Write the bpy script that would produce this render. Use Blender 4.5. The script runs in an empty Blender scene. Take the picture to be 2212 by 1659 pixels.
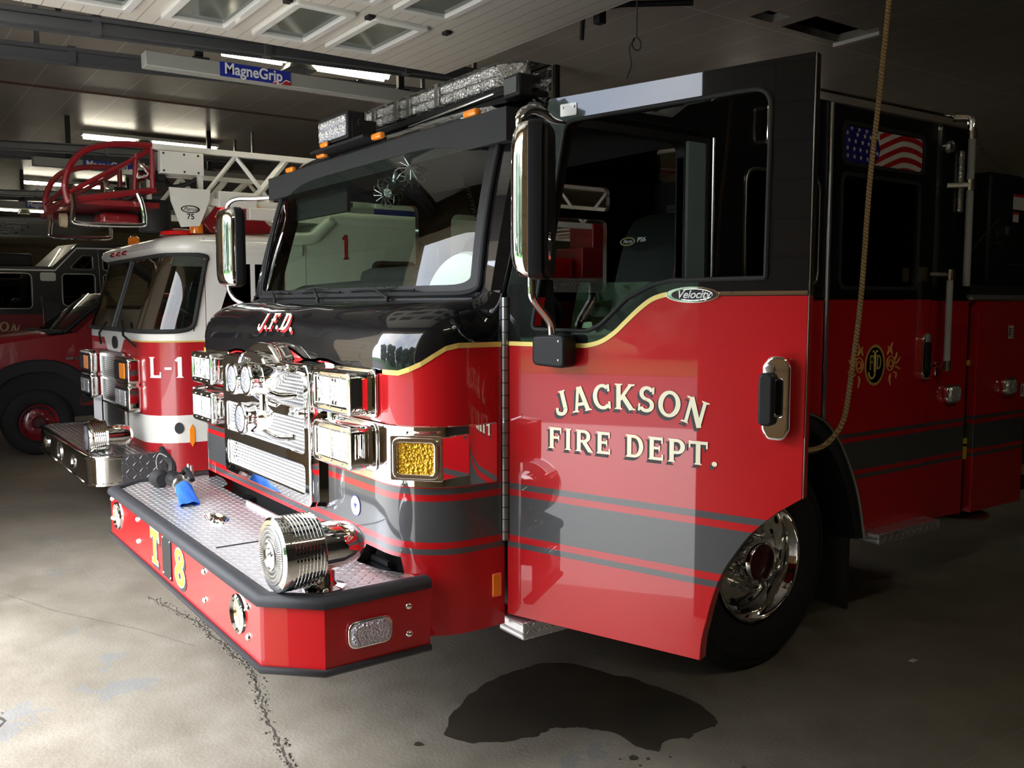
import bpy, bmesh, math, random
from mathutils import Vector, Matrix, noise
random.seed(7)
S = bpy.context.scene
COL = S.collection
PI = math.pi
I4 = Matrix.Identity(4)
W = {}

# ------------------------------------------------------------------ materials
MATS = {}
def sock(n, *names):
    for k in names:
        if k in n.inputs: return n.inputs[k]
def mat(name, col, rough=.5, metal=0., coat=0., spec=.5, emit=0., alpha=None, bump=None, aniso=0.):
    m = bpy.data.materials.new(name); m.use_nodes = True
    b = m.node_tree.nodes['Principled BSDF']
    b.inputs['Base Color'].default_value = (*col, 1)
    b.inputs['Roughness'].default_value = rough
    b.inputs['Metallic'].default_value = metal
    b.inputs['Coat Weight'].default_value = coat
    b.inputs['Coat Roughness'].default_value = .02
    b.inputs['Specular IOR Level'].default_value = spec
    if emit:
        b.inputs['Emission Color'].default_value = (*col, 1); b.inputs['Emission Strength'].default_value = emit
    MATS[name] = m
    if bump:
        nt = m.node_tree; L = nt.links
        tc = nt.nodes.new('ShaderNodeTexCoord'); nz = nt.nodes.new('ShaderNodeTexNoise'); bp = nt.nodes.new('ShaderNodeBump')
        nz.inputs['Scale'].default_value = bump[0]; nz.inputs['Detail'].default_value = 4
        bp.inputs['Strength'].default_value = bump[1]; bp.inputs['Distance'].default_value = bump[2]
        L.new(tc.outputs['Object'], nz.inputs['Vector']); L.new(nz.outputs['Fac'], bp.inputs['Height']); L.new(bp.outputs['Normal'], b.inputs['Normal'])
    return m
class NT:
    def __init__(s, m): s.nt = m.node_tree; s.n = s.nt.nodes; s.l = s.nt.links; s.b = s.n['Principled BSDF']
    def node(s, t, **k):
        n = s.n.new(t)
        for a, v in k.items(): setattr(n, a, v)
        return n
    def val(s, x, sk):
        if isinstance(x, (int, float)): sk.default_value = x
        elif isinstance(x, tuple): sk.default_value = x
        else: s.l.new(x, sk)
    def m(s, op, a, b=0., c=None, clamp=False):
        n = s.n.new('ShaderNodeMath'); n.operation = op; n.use_clamp = clamp
        s.val(a, n.inputs[0]); s.val(b, n.inputs[1])
        if c is not None: s.val(c, n.inputs[2])
        return n.outputs[0]
    def mix(s, f, a, b):
        n = s.n.new('ShaderNodeMix'); n.data_type = 'RGBA'
        s.val(f, n.inputs[0]); s.val(a, n.inputs[6]); s.val(b, n.inputs[7]); return n.outputs[2]
    def xyz(s, which='Object'):
        t = s.n.new('ShaderNodeTexCoord'); x = s.n.new('ShaderNodeSeparateXYZ'); s.l.new(t.outputs[which], x.inputs[0])
        return t.outputs[which], x.outputs[0], x.outputs[1], x.outputs[2]
    def noise(s, vec, scale, detail=4., rough=.5):
        n = s.n.new('ShaderNodeTexNoise'); s.l.new(vec, n.inputs['Vector']); n.inputs['Scale'].default_value = scale
        n.inputs['Detail'].default_value = detail; n.inputs['Roughness'].default_value = rough; return n.outputs['Fac']
    def ramp(s, f, stops):
        n = s.n.new('ShaderNodeValToRGB'); s.l.new(f, n.inputs[0]); e = n.color_ramp.elements
        while len(e) < len(stops): e.new(.5)
        for i, (p, c) in enumerate(stops): e[i].position = p; e[i].color = (*c, 1)
        return n.outputs[0]
    def band(s, z, a, b):      # 1 where a<z<b
        return s.m('MULTIPLY', s.m('GREATER_THAN', z, a), s.m('LESS_THAN', z, b))
    def bump(s, h, strength, dist):
        n = s.n.new('ShaderNodeBump'); n.inputs['Strength'].default_value = strength; n.inputs['Distance'].default_value = dist
        s.l.new(h, n.inputs['Height']); s.l.new(n.outputs[0], s.b.inputs['Normal'])

RED = (.50, .008, .012); GREY = (.072, .074, .076); BLACK = (.006, .006, .007)
mat('red_paint', RED, .3, coat=1., spec=.15)
mat('black_paint', BLACK, .3, coat=1., spec=.05)
mat('black_plastic', (.009, .009, .010), .5, spec=.3)
mat('black_rubber', (.012, .012, .012), .75, bump=(300, .3, .001))
mat('bumper_rubber', (.022, .023, .027), .6, bump=(600, .5, .0008))
mat('tyre_rubber', (.012, .012, .012), .85)
mat('chrome', (.95, .94, .92), .04, metal=1.)
mat('satin_chrome', (.7, .7, .68), .22, metal=1.)
mat('steel', (.45, .45, .44), .35, metal=1.)
mat('gold_leaf', (.82, .58, .16), .3, metal=.35, coat=.3)
mat('gold_pale', (.95, .76, .20), .4, coat=.5)
mat('cream_letter', (.93, .88, .62), .35, coat=.5)
mat('white_paint', (.72, .71, .66), .3, coat=.7)
mat('white_plain', (.85, .85, .83), .5)
mat('letter_shadow', (.035, .03, .03), .5)
mat('red_letter', (.55, .01, .012), .4)
mat('amber_lens', (.85, .22, .01), .12, coat=1.)
mat('amber_glow', (1., .28, .02), .2, coat=.5)
mat('red_lens', (.75, .01, .01), .15, coat=1.)
mat('red_bright', (1., .02, .02), .3, emit=.9)
mat('dark_metal', (.03, .03, .032), .5, metal=.6)
mat('galvanised', (.16, .165, .17), .45, metal=.8, bump=(30, .2, .002))
mat('beige_box', (.33, .33, .29), .5)
mat('blue_sign', (.012, .025, .30), .4)
mat('rust', (.10, .05, .025), .8)
mat('seat_cloth', (.012, .014, .013), .9, bump=(500, .3, .001))
mat('seat_belt', (.60, .02, .035), .7)
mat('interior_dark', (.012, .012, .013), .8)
mat('interior_grey', (.085, .09, .09), .6)
mat('pillar_pad', (.12, .17, .20), .5)
mat('blue_cloth', (.015, .12, .55), .8, bump=(60, .6, .004))
mat('decal_white', (.8, .8, .78), .5)
mat('decal_red', (.5, .02, .02), .5)
mat('yellow_plastic', (.75, .62, .03), .5)
mat('yellow_grey', (.30, .24, .10), .6)
mat('flag_blue', (.015, .012, .16), .3, coat=.6)
mat('flag_red', (.42, .008, .012), .3, coat=.6)
mat('flag_white', (.62, .60, .55), .3, coat=.6)
mat('ceiling_pane', (.085, .10, .085), .08, spec=.8)
mat('dark_wall', (.05, .045, .04), .9)
mat('number_yellow', (.80, .55, .04), .4)
mat('hub_red', (.07, .006, .008), .5)
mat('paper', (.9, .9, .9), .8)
mat('tube_light', (1., .93, .74), .5, emit=22.)
mat('maroon_paint', (.22, .008, .012), .3, coat=.8)
mat('hole_dark', (.002, .002, .002), .9)
mat('hose_tan', (.35, .28, .16), .8)

# body paint: red with the three grey stripes at fixed heights above the ground
m = mat('striped_paint', RED, .3, coat=1., spec=.15); n = NT(m); _, x, y, z = n.xyz()
g = n.m('MAXIMUM', n.band(z, 1.089, 1.1108), n.band(z, .9201, 1.0654)); g = n.m('MAXIMUM', g, n.band(z, .8753, .896))
n.l.new(n.mix(g, (*RED, 1), (*GREY, 1)), n.b.inputs['Base Color'])
# side panels: black above the chrome line
m = mat('side_paint', RED, .3, coat=1., spec=.15); n = NT(m); _, x, y, z = n.xyz()
c = n.mix(n.m('MAXIMUM', n.m('MAXIMUM', n.band(z, 1.089, 1.1108), n.band(z, .9201, 1.0654)), n.band(z, .8753, .896)), (*RED, 1), (*GREY, 1))
n.l.new(n.mix(n.m('GREATER_THAN', z, 1.774), c, (*BLACK, 1)), n.b.inputs['Base Color'])
# ladder truck paint: red, one white band, white from the belt up
m = mat('ladder_paint', (.40, .012, .018), .3, coat=.9); n = NT(m); _, x, y, z = n.xyz()
n.l.new(n.mix(n.band(z, .655, .875), (.40, .012, .018, 1), (.72, .71, .66, 1)), n.b.inputs['Base Color'])

def plate_material(name, ax, size=.028, col=(.80, .80, .82)):
    m = mat(name, col, .36, metal=.9); n = NT(m); _, *c = n.xyz()
    a, b = c[ax[0]], c[ax[1]]
    pa = n.m('DIVIDE', a, size); pb = n.m('DIVIDE', b, size)
    ca = n.m('FLOOR', pa); cb = n.m('FLOOR', pb)
    fa = n.m('SUBTRACT', n.m('SUBTRACT', pa, ca), .5); fb = n.m('SUBTRACT', n.m('SUBTRACT', pb, cb), .5)
    par = n.m('MULTIPLY_ADD', n.m('ABSOLUTE', n.m('MODULO', n.m('ADD', n.m('ADD', ca, cb), 4000.), 2.)), -2., 1.)
    u = n.m('ADD', fa, n.m('MULTIPLY', fb, par)); v = n.m('SUBTRACT', fa, n.m('MULTIPLY', fb, par))
    e = n.m('ADD', n.m('POWER', n.m('ABSOLUTE', n.m('DIVIDE', u, .68)), 2.), n.m('POWER', n.m('ABSOLUTE', n.m('DIVIDE', v, .17)), 2.))
    h = n.m('SUBTRACT', 1., e, clamp=True)
    n.bump(h, 1., .004)
    return m
plate_material('tread_top', (0, 1)); plate_material('tread_side', (1, 2)); plate_material('tread_front', (0, 2))
plate_material('tread_dark', (1, 2), .05, (.22, .22, .24))

# perforated grille sheet
m = mat('perforated', (.9, .9, .9), .5, metal=1.); n = NT(m); _, x, y, z = n.xyz()
sz = .0155; row = n.m('FLOOR', n.m('DIVIDE', z, sz)); off = n.m('MULTIPLY', n.m('MODULO', n.m('ADD', row, 1000.), 2.), .5)
fx = n.m('SUBTRACT', n.m('FRACT', n.m('ADD', n.m('DIVIDE', x, sz), off)), .5); fz = n.m('SUBTRACT', n.m('FRACT', n.m('DIVIDE', z, sz)), .5)
d = n.m('SQRT', n.m('ADD', n.m('MULTIPLY', fx, fx), n.m('MULTIPLY', fz, fz)))
hole = n.m('LESS_THAN', d, .30)
n.l.new(n.mix(hole, (.92, .92, .93, 1), (.006, .006, .007, 1)), n.b.inputs['Base Color'])
n.l.new(n.m('MULTIPLY_ADD', hole, -.75, .75), n.b.inputs['Metallic'])
n.l.new(n.m('MULTIPLY_ADD', hole, .3, .45), n.b.inputs['Roughness'])
# fine horizontal bars (older grille)
m = mat('fine_grille', (.3, .3, .3), .35, metal=1.); n = NT(m); _, x, y, z = n.xyz()
f = n.m('LESS_THAN', n.m('FRACT', n.m('DIVIDE', z, .018)), .45)
n.l.new(n.mix(f, (.35, .35, .35, 1), (.02, .02, .02, 1)), n.b.inputs['Base Color'])

# faceted lamp lens
def lens(name, base, scale, rough=.12):
    m = mat(name, base, rough, coat=1.); n = NT(m); v, x, y, z = n.xyz()
    vo = n.node('ShaderNodeTexVoronoi'); vo.inputs['Scale'].default_value = scale; n.l.new(v, vo.inputs['Vector'])
    n.bump(vo.outputs['Distance'], .9, .01)
    n.b.inputs['Metallic'].default_value = .55
    return m
lens('clear_lens', (.93, .94, .95), 60, .15); lens('led_lens', (.62, .63, .72), 130, .18); lens('lightbar_lens', (.86, .84, .82), 90, .25)
lens('amber_reflector', (.75, .40, .02), 95, .15)

# thin window glass (single sheets)
def glass(name, tint, refl=1.45):
    m = bpy.data.materials.new(name); m.use_nodes = True; nt = m.node_tree; nt.nodes.clear()
    o = nt.nodes.new('ShaderNodeOutputMaterial'); mx = nt.nodes.new('ShaderNodeMixShader'); fr = nt.nodes.new('ShaderNodeFresnel')
    t = nt.nodes.new('ShaderNodeBsdfTransparent'); g_ = nt.nodes.new('ShaderNodeBsdfGlossy')
    fr.inputs['IOR'].default_value = refl; t.inputs['Color'].default_value = (*tint, 1); g_.inputs['Roughness'].default_value = .0
    nt.links.new(fr.outputs[0], mx.inputs[0]); nt.links.new(t.outputs[0], mx.inputs[1]); nt.links.new(g_.outputs[0], mx.inputs[2]); nt.links.new(mx.outputs[0], o.inputs[0])
    MATS[name] = m; return m
glass('windshield_glass', (.78, .88, .80), 1.42); glass('side_glass', (.74, .82, .76), 1.55); glass('dark_glass', (.06, .07, .07), 1.5); glass('clear_cover', (.95, .95, .95), 1.4)

# floor concrete
m = mat('concrete_floor', (.4, .38, .34), .55); n = NT(m); v, x, y, z = n.xyz()
a = n.noise(v, .9, 6, .6); b = n.noise(v, 5., 6, .65); c = n.noise(v, .35, 3, .5); f4 = n.noise(v, 60., 3, .6)
t = n.m('ADD', n.m('MULTIPLY', a, .5), n.m('MULTIPLY', b, .3)); t = n.m('ADD', t, n.m('MULTIPLY', c, .2))
cc = n.ramp(t, [(.33, (.17, .14, .105)), (.45, (.27, .235, .18)), (.56, (.36, .32, .255)), (.70, (.44, .395, .32))])
cc = n.mix(n.m('MULTIPLY', f4, .35), cc, (.12, .11, .095, 1))
blue = n.m('MULTIPLY', n.m('GREATER_THAN', n.noise(v, 1.6, 5, .6), .62), .5)
cc = n.mix(blue, cc, (.20, .22, .235, 1))
# saw-cut joints
j = n.m('LESS_THAN', n.m('ABSOLUTE', n.m('SUBTRACT', n.m('ADD', x, n.m('MULTIPLY', n.m('SUBTRACT', b, .5), .02)), .945)), .006)
j2 = n.m('LESS_THAN', n.m('ABSOLUTE', n.m('ADD', y, n.m('MULTIPLY_ADD', x, -.03, 1.20))), .004)
j2 = n.m('MULTIPLY', j2, n.m('LESS_THAN', x, -3.2))
cc = n.mix(n.m('MAXIMUM', j, j2), cc, (.30, .27, .22, 1))
n.l.new(cc, n.b.inputs['Base Color'])
n.l.new(n.m('MULTIPLY_ADD', b, .5, .28), n.b.inputs['Roughness']); n.bump(n.m('ADD', f4, b), .35, .006)
# ceiling tiles / boards
m = mat('ceiling_boards', (.36, .34, .30), .33); n = NT(m); v, x, y, z = n.xyz()
gy = n.m('FRACT', n.m('DIVIDE', n.m('ADD', y, 60.), .41)); lx = n.m('FRACT', n.m('DIVIDE', n.m('ADD', x, 60.7), 2.44))
seam = n.m('LESS_THAN', gy, .022); seam2 = n.m('MULTIPLY', n.m('LESS_THAN', lx, .005), n.m('GREATER_THAN', x, -2.6))
cc = n.ramp(n.noise(v, .8, 5), [(.3, (.30, .28, .235)), (.7, (.40, .375, .32))])
cc = n.mix(seam, cc, (.62, .60, .54, 1)); cc = n.mix(seam2, cc, (.62, .60, .54, 1))
n.l.new(cc, n.b.inputs['Base Color']); n.bump(n.noise(v, 3., 3), .25, .02)
m = mat('door_panel_paint', (.62, .58, .49), .4); n = NT(m); v, x, y, z = n.xyz()
gr = n.m('LESS_THAN', n.m('FRACT', n.m('DIVIDE', n.m('ADD', y, 50.), .105)), .05)
n.l.new(n.mix(gr, (.60, .56, .48, 1), (.22, .20, .17, 1)), n.b.inputs['Base Color'])
# block wall
m = mat('block_wall', (.42, .33, .20), .8); n = NT(m)
tc = n.node('ShaderNodeTexCoord'); mp = n.node('ShaderNodeMapping'); mp.inputs['Rotation'].default_value = (PI / 2, 0, PI / 2); br = n.node('ShaderNodeTexBrick')
n.l.new(tc.outputs['Object'], mp.inputs[0])
sx = n.node('ShaderNodeSeparateXYZ'); cx_ = n.node('ShaderNodeCombineXYZ'); n.l.new(tc.outputs['Object'], sx.inputs[0]); n.l.new(n.m('ADD', sx.outputs[1], sx.outputs[0]), cx_.inputs[0]); n.l.new(sx.outputs[2], cx_.inputs[1]); n.l.new(cx_.outputs[0], br.inputs['Vector'])
br.inputs['Scale'].default_value = 1.; br.inputs['Brick Width'].default_value = .4; br.inputs['Row Height'].default_value = .2; br.inputs['Mortar Size'].default_value = .006
br.inputs['Color1'].default_value = (.40, .31, .18, 1); br.inputs['Color2'].default_value = (.36, .28, .16, 1); br.inputs['Mortar'].default_value = (.22, .17, .10, 1)
n.l.new(br.outputs['Color'], n.b.inputs['Base Color'])
# rope
m = mat('rope_fibre', (.35, .22, .09), .9); n = NT(m); v, x, y, z = n.xyz()
w = n.m('SINE', n.m('ADD', n.m('MULTIPLY', z, 420.), n.m('MULTIPLY', x, 300.)))
n.l.new(n.mix(n.m('MULTIPLY_ADD', w, .5, .5), (.20, .12, .05, 1), (.42, .28, .12, 1)), n.b.inputs['Base Color']); n.bump(w, .6, .003)
# knurled hand rails
mat('rubber_rail', (.36, .36, .34), .65, bump=(900, .6, .001))
# leaves, puddle, outdoor ground
m = mat('foliage', (.03, .10, .02), .7); n = NT(m); v, x, y, z = n.xyz()
n.l.new(n.ramp(n.noise(v, 2.5, 6, .7), [(.35, (.010, .022, .012)), (.65, (.060, .105, .050))]), n.b.inputs['Base Color'])
mat('bark', (.06, .04, .03), .9)
mat('apron_concrete', (.55, .53, .49), .8); mat('asphalt', (.12, .12, .12), .8); mat('grass', (.05, .14, .03), .9)
m = mat('wet_stain', (.05, .042, .03), .4); n = NT(m); v, x, y, z = n.xyz()
n.l.new(n.ramp(n.noise(v, 3., 5), [(.3, (.045, .038, .028)), (.7, (.085, .07, .05))]), n.b.inputs['Base Color'])
mat('crack_dark', (.06, .05, .038), .9); mat('crack_rubble', (.19, .165, .13), .9, bump=(40, 1., .02))

# ------------------------------------------------------------------ mesh helpers
def link(name, me, mats, parent=None, M=None, smooth=True, bev=0., ang=35):
    while parent is not None and parent.parent is not None and parent.parent.parent is not None: parent = parent.parent   # thing > part > sub-part
    o = bpy.data.objects.new(name, me); COL.objects.link(o)
    for q in (mats if isinstance(mats, (list, tuple)) else [mats]):
        me.materials.append(MATS[q])
    M = M or I4
    o.matrix_basis = M; W[o] = M.copy()
    if parent is not None:
        o.parent = parent; o.matrix_parent_inverse = W[parent].inverted()
    if smooth:
        for p in me.polygons: p.use_smooth = True
        try: me.set_sharp_from_angle(angle=math.radians(ang))
        except Exception: pass
    if bev:
        md = o.modifiers.new('Bevel', 'BEVEL'); md.width = bev; md.segments = 2; md.limit_method = 'ANGLE'; md.angle_limit = math.radians(40)
    return o
def obj(name, bm, mats, parent=None, M=None, smooth=True, bev=0., ang=35):
    bmesh.ops.recalc_face_normals(bm, faces=bm.faces)
    me = bpy.data.meshes.new(name); bm.to_mesh(me); bm.free()
    return link(name, me, mats, parent, M, smooth, bev, ang)
def tag(o, label=None, cat=None, group=None, kind=None):
    if label: o['label'] = label
    if cat: o['category'] = cat
    if group: o['group'] = group
    if kind: o['kind'] = kind
    return o
def empty(name, loc, label=None, cat=None, group=None, kind=None):
    o = bpy.data.objects.new(name, None); o.empty_display_size = .1; COL.objects.link(o)
    o.location = loc; W[o] = Matrix.Translation(Vector(loc)); return tag(o, label, cat, group, kind)
def copy_tree(o, delta, parent=None):
    c = o.copy(); COL.objects.link(c)
    if parent is None: c.location = Vector(o.location) + Vector(delta); W[c] = Matrix.Translation(Vector(delta)) @ W[o]
    else: c.parent = parent; W[c] = W[o]
    for ch in [q for q in bpy.data.objects if q.parent is o]: copy_tree(ch, delta, c)
    return c
BM = bmesh.new
def box(bm, x0, x1, y0, y1, z0, z1, M=None, mi=0):
    vs = [bm.verts.new(((M @ Vector(p)) if M else Vector(p))) for p in ((x0,y0,z0),(x1,y0,z0),(x1,y1,z0),(x0,y1,z0),(x0,y0,z1),(x1,y0,z1),(x1,y1,z1),(x0,y1,z1))]
    for f in ((0,3,2,1),(4,5,6,7),(0,1,5,4),(1,2,6,5),(2,3,7,6),(3,0,4,7)):
        bm.faces.new([vs[i] for i in f]).material_index = mi
    return bm
def mbox(*a, **k): return box(BM(), *a, **k)
def basis(d):
    d = Vector(d).normalized(); a = Vector((0,0,1)) if abs(d.z) < .9 else Vector((1,0,0))
    u = d.cross(a).normalized(); return u, d.cross(u).normalized(), d
def tube(bm, pts, r, seg=12, closed=False, caps=True, mi=0):
    pts = [Vector(p) for p in pts]; n = len(pts); rings = []; prev = None
    for i, p in enumerate(pts):
        if closed: d = pts[(i+1) % n] - pts[i-1]
        else: d = (pts[min(i+1, n-1)] - pts[max(i-1, 0)])
        if d.length < 1e-9: d = Vector((0,0,1))
        d.normalize()
        if prev is None: u, v, _ = basis(d)
        else:
            u = prev - d * prev.dot(d)
            if u.length < 1e-6: u, v, _ = basis(d)
            u.normalize(); v = d.cross(u)
        prev = u; rr = r[i] if isinstance(r, (list, tuple)) else r
        rings.append([bm.verts.new(p + (u * math.cos(2*PI*k/seg) + v * math.sin(2*PI*k/seg)) * rr) for k in range(seg)])
    for i in range(n if closed else n-1):
        a, b = rings[i], rings[(i+1) % n]
        for k in range(seg): bm.faces.new((a[k], a[(k+1) % seg], b[(k+1) % seg], b[k])).material_index = mi
    if caps and not closed:
        bm.faces.new(rings[0][::-1]).material_index = mi; bm.faces.new(rings[-1]).material_index = mi
    return bm
def mtube(*a, **k): return tube(BM(), *a, **k)
def smooth_path(pts, n=6, closed=False):
    P = [Vector(p) for p in pts]; out = []; N = len(P)
    rng = range(N if closed else N-1)
    for i in rng:
        if closed: a, b, c, d = P[i-1], P[i], P[(i+1) % N], P[(i+2) % N]
        else: a, b, c, d = P[max(i-1, 0)], P[i], P[i+1], P[min(i+2, N-1)]
        for k in range(n):
            t = k/n; out.append(.5*((2*b) + (c-a)*t + (2*a-5*b+4*c-d)*t*t + (-a+3*b-3*c+d)*t**3))
    if not closed: out.append(P[-1])
    return out
def lathe(bm, prof, origin, axis, seg=32, sc=(1, 1), mi=0, cap=True):
    u, v, d = basis(axis); o = Vector(origin); rings = []
    for (h, r) in prof:
        if r < 1e-6: rings.append([bm.verts.new(o + d*h)])
        else: rings.append([bm.verts.new(o + d*h + u*(r*sc[0]*math.cos(2*PI*k/seg)) + v*(r*sc[1]*math.sin(2*PI*k/seg))) for k in range(seg)])
    for a, b in zip(rings, rings[1:]):
        for k in range(seg):
            k2 = (k+1) % seg
            if len(a) == 1 and len(b) == 1: continue
            if len(a) == 1: f = (a[0], b[k], b[k2])
            elif len(b) == 1: f = (a[k], b[0], a[k2])
            else: f = (a[k], b[k], b[k2], a[k2])
            bm.faces.new(f).material_index = mi
    if cap:
        for r in (rings[0], rings[-1]):
            if len(r) > 1:
                try: bm.faces.new(r).material_index = mi
                except ValueError: pass
    return bm
def mlathe(*a, **k): return lathe(BM(), *a, **k)
def loft(bm, rows, closed=False, mi=0):
    g = [[bm.verts.new(Vector(p)) for p in r] for r in rows]
    for a, b in zip(g, g[1:]):
        n = len(a)
        for k in range(n if closed else n-1):
            try: bm.faces.new((a[k], a[(k+1) % n], b[(k+1) % n], b[k])).material_index = mi
            except ValueError: pass
    return bm
def frame(o, U, V):
    U = Vector(U).normalized(); V = Vector(V).normalized(); N = U.cross(V).normalized()
    return Matrix(((U.x, V.x, N.x, o[0]), (U.y, V.y, N.y, o[1]), (U.z, V.z, N.z, o[2]), (0, 0, 0, 1)))
def roundpoly(pts, r, seg=6):
    out = []; n = len(pts)
    for i, p in enumerate(pts):
        rr = r[i] if isinstance(r, (list, tuple)) else r
        p = Vector(p); a = Vector(pts[i-1]) - p; b = Vector(pts[(i+1) % n]) - p
        if rr < 1e-5: out.append(tuple(p)); continue
        la, lb = a.length, b.length; a.normalize(); b.normalize(); th = a.angle(b); 
        if th > PI - .02: out.append(tuple(p)); continue
        d = min(rr/math.tan(th/2), la*.49, lb*.49); q0 = p + a*d; q1 = p + b*d
        for k in range(seg+1):
            t = k/seg; out.append(tuple(q0*(1-t)**2 + p*2*t*(1-t) + q1*t*t))
    return out
def rrect(x0, y0, x1, y1, r, seg=6): return roundpoly([(x0,y0),(x1,y0),(x1,y1),(x0,y1)], r, seg)
def ell(cx, cy, rx, ry, n=40, a0=0, a1=2*PI):
    full = abs(a1-a0-2*PI) < 1e-6
    return [(cx+rx*math.cos(a0+(a1-a0)*k/(n if full else n-1)), cy+ry*math.sin(a0+(a1-a0)*k/(n if full else n-1))) for k in range(n)]
def curve_mesh(polys, th, bevel=0.):
    cu = bpy.data.curves.new('c', 'CURVE'); cu.dimensions = '2D'; cu.fill_mode = 'BOTH'; cu.extrude = max(th/2 - bevel, 1e-5); cu.bevel_depth = bevel; cu.bevel_resolution = 2
    for pl in polys:
        sp = cu.splines.new('POLY'); sp.points.add(len(pl)-1); sp.use_cyclic_u = True
        for i, p in enumerate(pl): sp.points[i].co = (p[0], p[1], 0, 1)
    o = bpy.data.objects.new('c', cu); me = bpy.data.meshes.new_from_object(o)
    bpy.data.objects.remove(o); bpy.data.curves.remove(cu); return me
def plate(name, outline, th, F, mats, parent=None, holes=(), w0=0., bevel=0., smooth=True):
    """flat plate with holes in the plane of F, from depth w0 to w0+th along its normal; geometry baked to world axes"""
    me = curve_mesh([outline] + list(holes), th, bevel)
    me.transform(F @ Matrix.Translation((0, 0, w0 + th/2)))
    return link(name, me, mats, parent, None, smooth)
def text(name, s, size, F, mats, parent=None, th=.002, w0=.0005, bold=0., shear=0., align='CENTER', sx=1.):
    cu = bpy.data.curves.new('t', 'FONT'); cu.body = s; cu.size = size; cu.extrude = th/2; cu.offset = bold; cu.shear = shear; cu.align_x = align; cu.align_y = 'CENTER'
    o = bpy.data.objects.new('t', cu); me = bpy.data.meshes.new_from_object(o)
    bpy.data.objects.remove(o); bpy.data.curves.remove(cu)
    me.transform(F @ Matrix.Translation((0, 0, w0 + th/2)) @ Matrix.Diagonal((sx, 1, 1, 1)))
    return link(name, me, mats, parent, None, False)

# slab-serif sign-writer's letters, drawn as polygons in a box one unit high
def bar(x0, y0, x1, y1, w):
    d = Vector((x1-x0, y1-y0)); d.normalize(); p = Vector((-d.y, d.x))*w/2; a = Vector((x0, y0)); b = Vector((x1, y1))
    return [tuple(a-p), tuple(b-p), tuple(b+p), tuple(a+p)]
def ring(cx, cy, rx, ry, wx, wy, a0, a1, n=22):
    A = [math.radians(a0+(a1-a0)*k/(n-1)) for k in range(n)]
    return [[(cx+(rx+wx/2)*math.cos(a), cy+(ry+wy/2)*math.sin(a)), (cx+(rx-wx/2)*math.cos(a), cy+(ry-wy/2)*math.sin(a)),
             (cx+(rx-wx/2)*math.cos(b), cy+(ry-wy/2)*math.sin(b)), (cx+(rx+wx/2)*math.cos(b), cy+(ry+wy/2)*math.sin(b))] for a, b in zip(A, A[1:])]
def ser(x, y, w=.34, h=.07): 
    s = 1 if y < .5 else -1
    return [(x-w/2, y), (x+w/2, y), (x+w/2-.02, y+s*h*.5), (x+.1, y+s*h), (x-.1, y+s*h), (x-w/2+.02, y+s*h*.5)]
T_, t_ = .19, .13
def st(x, y0=0, y1=1): return bar(x, y0, x, y1, T_)
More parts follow.
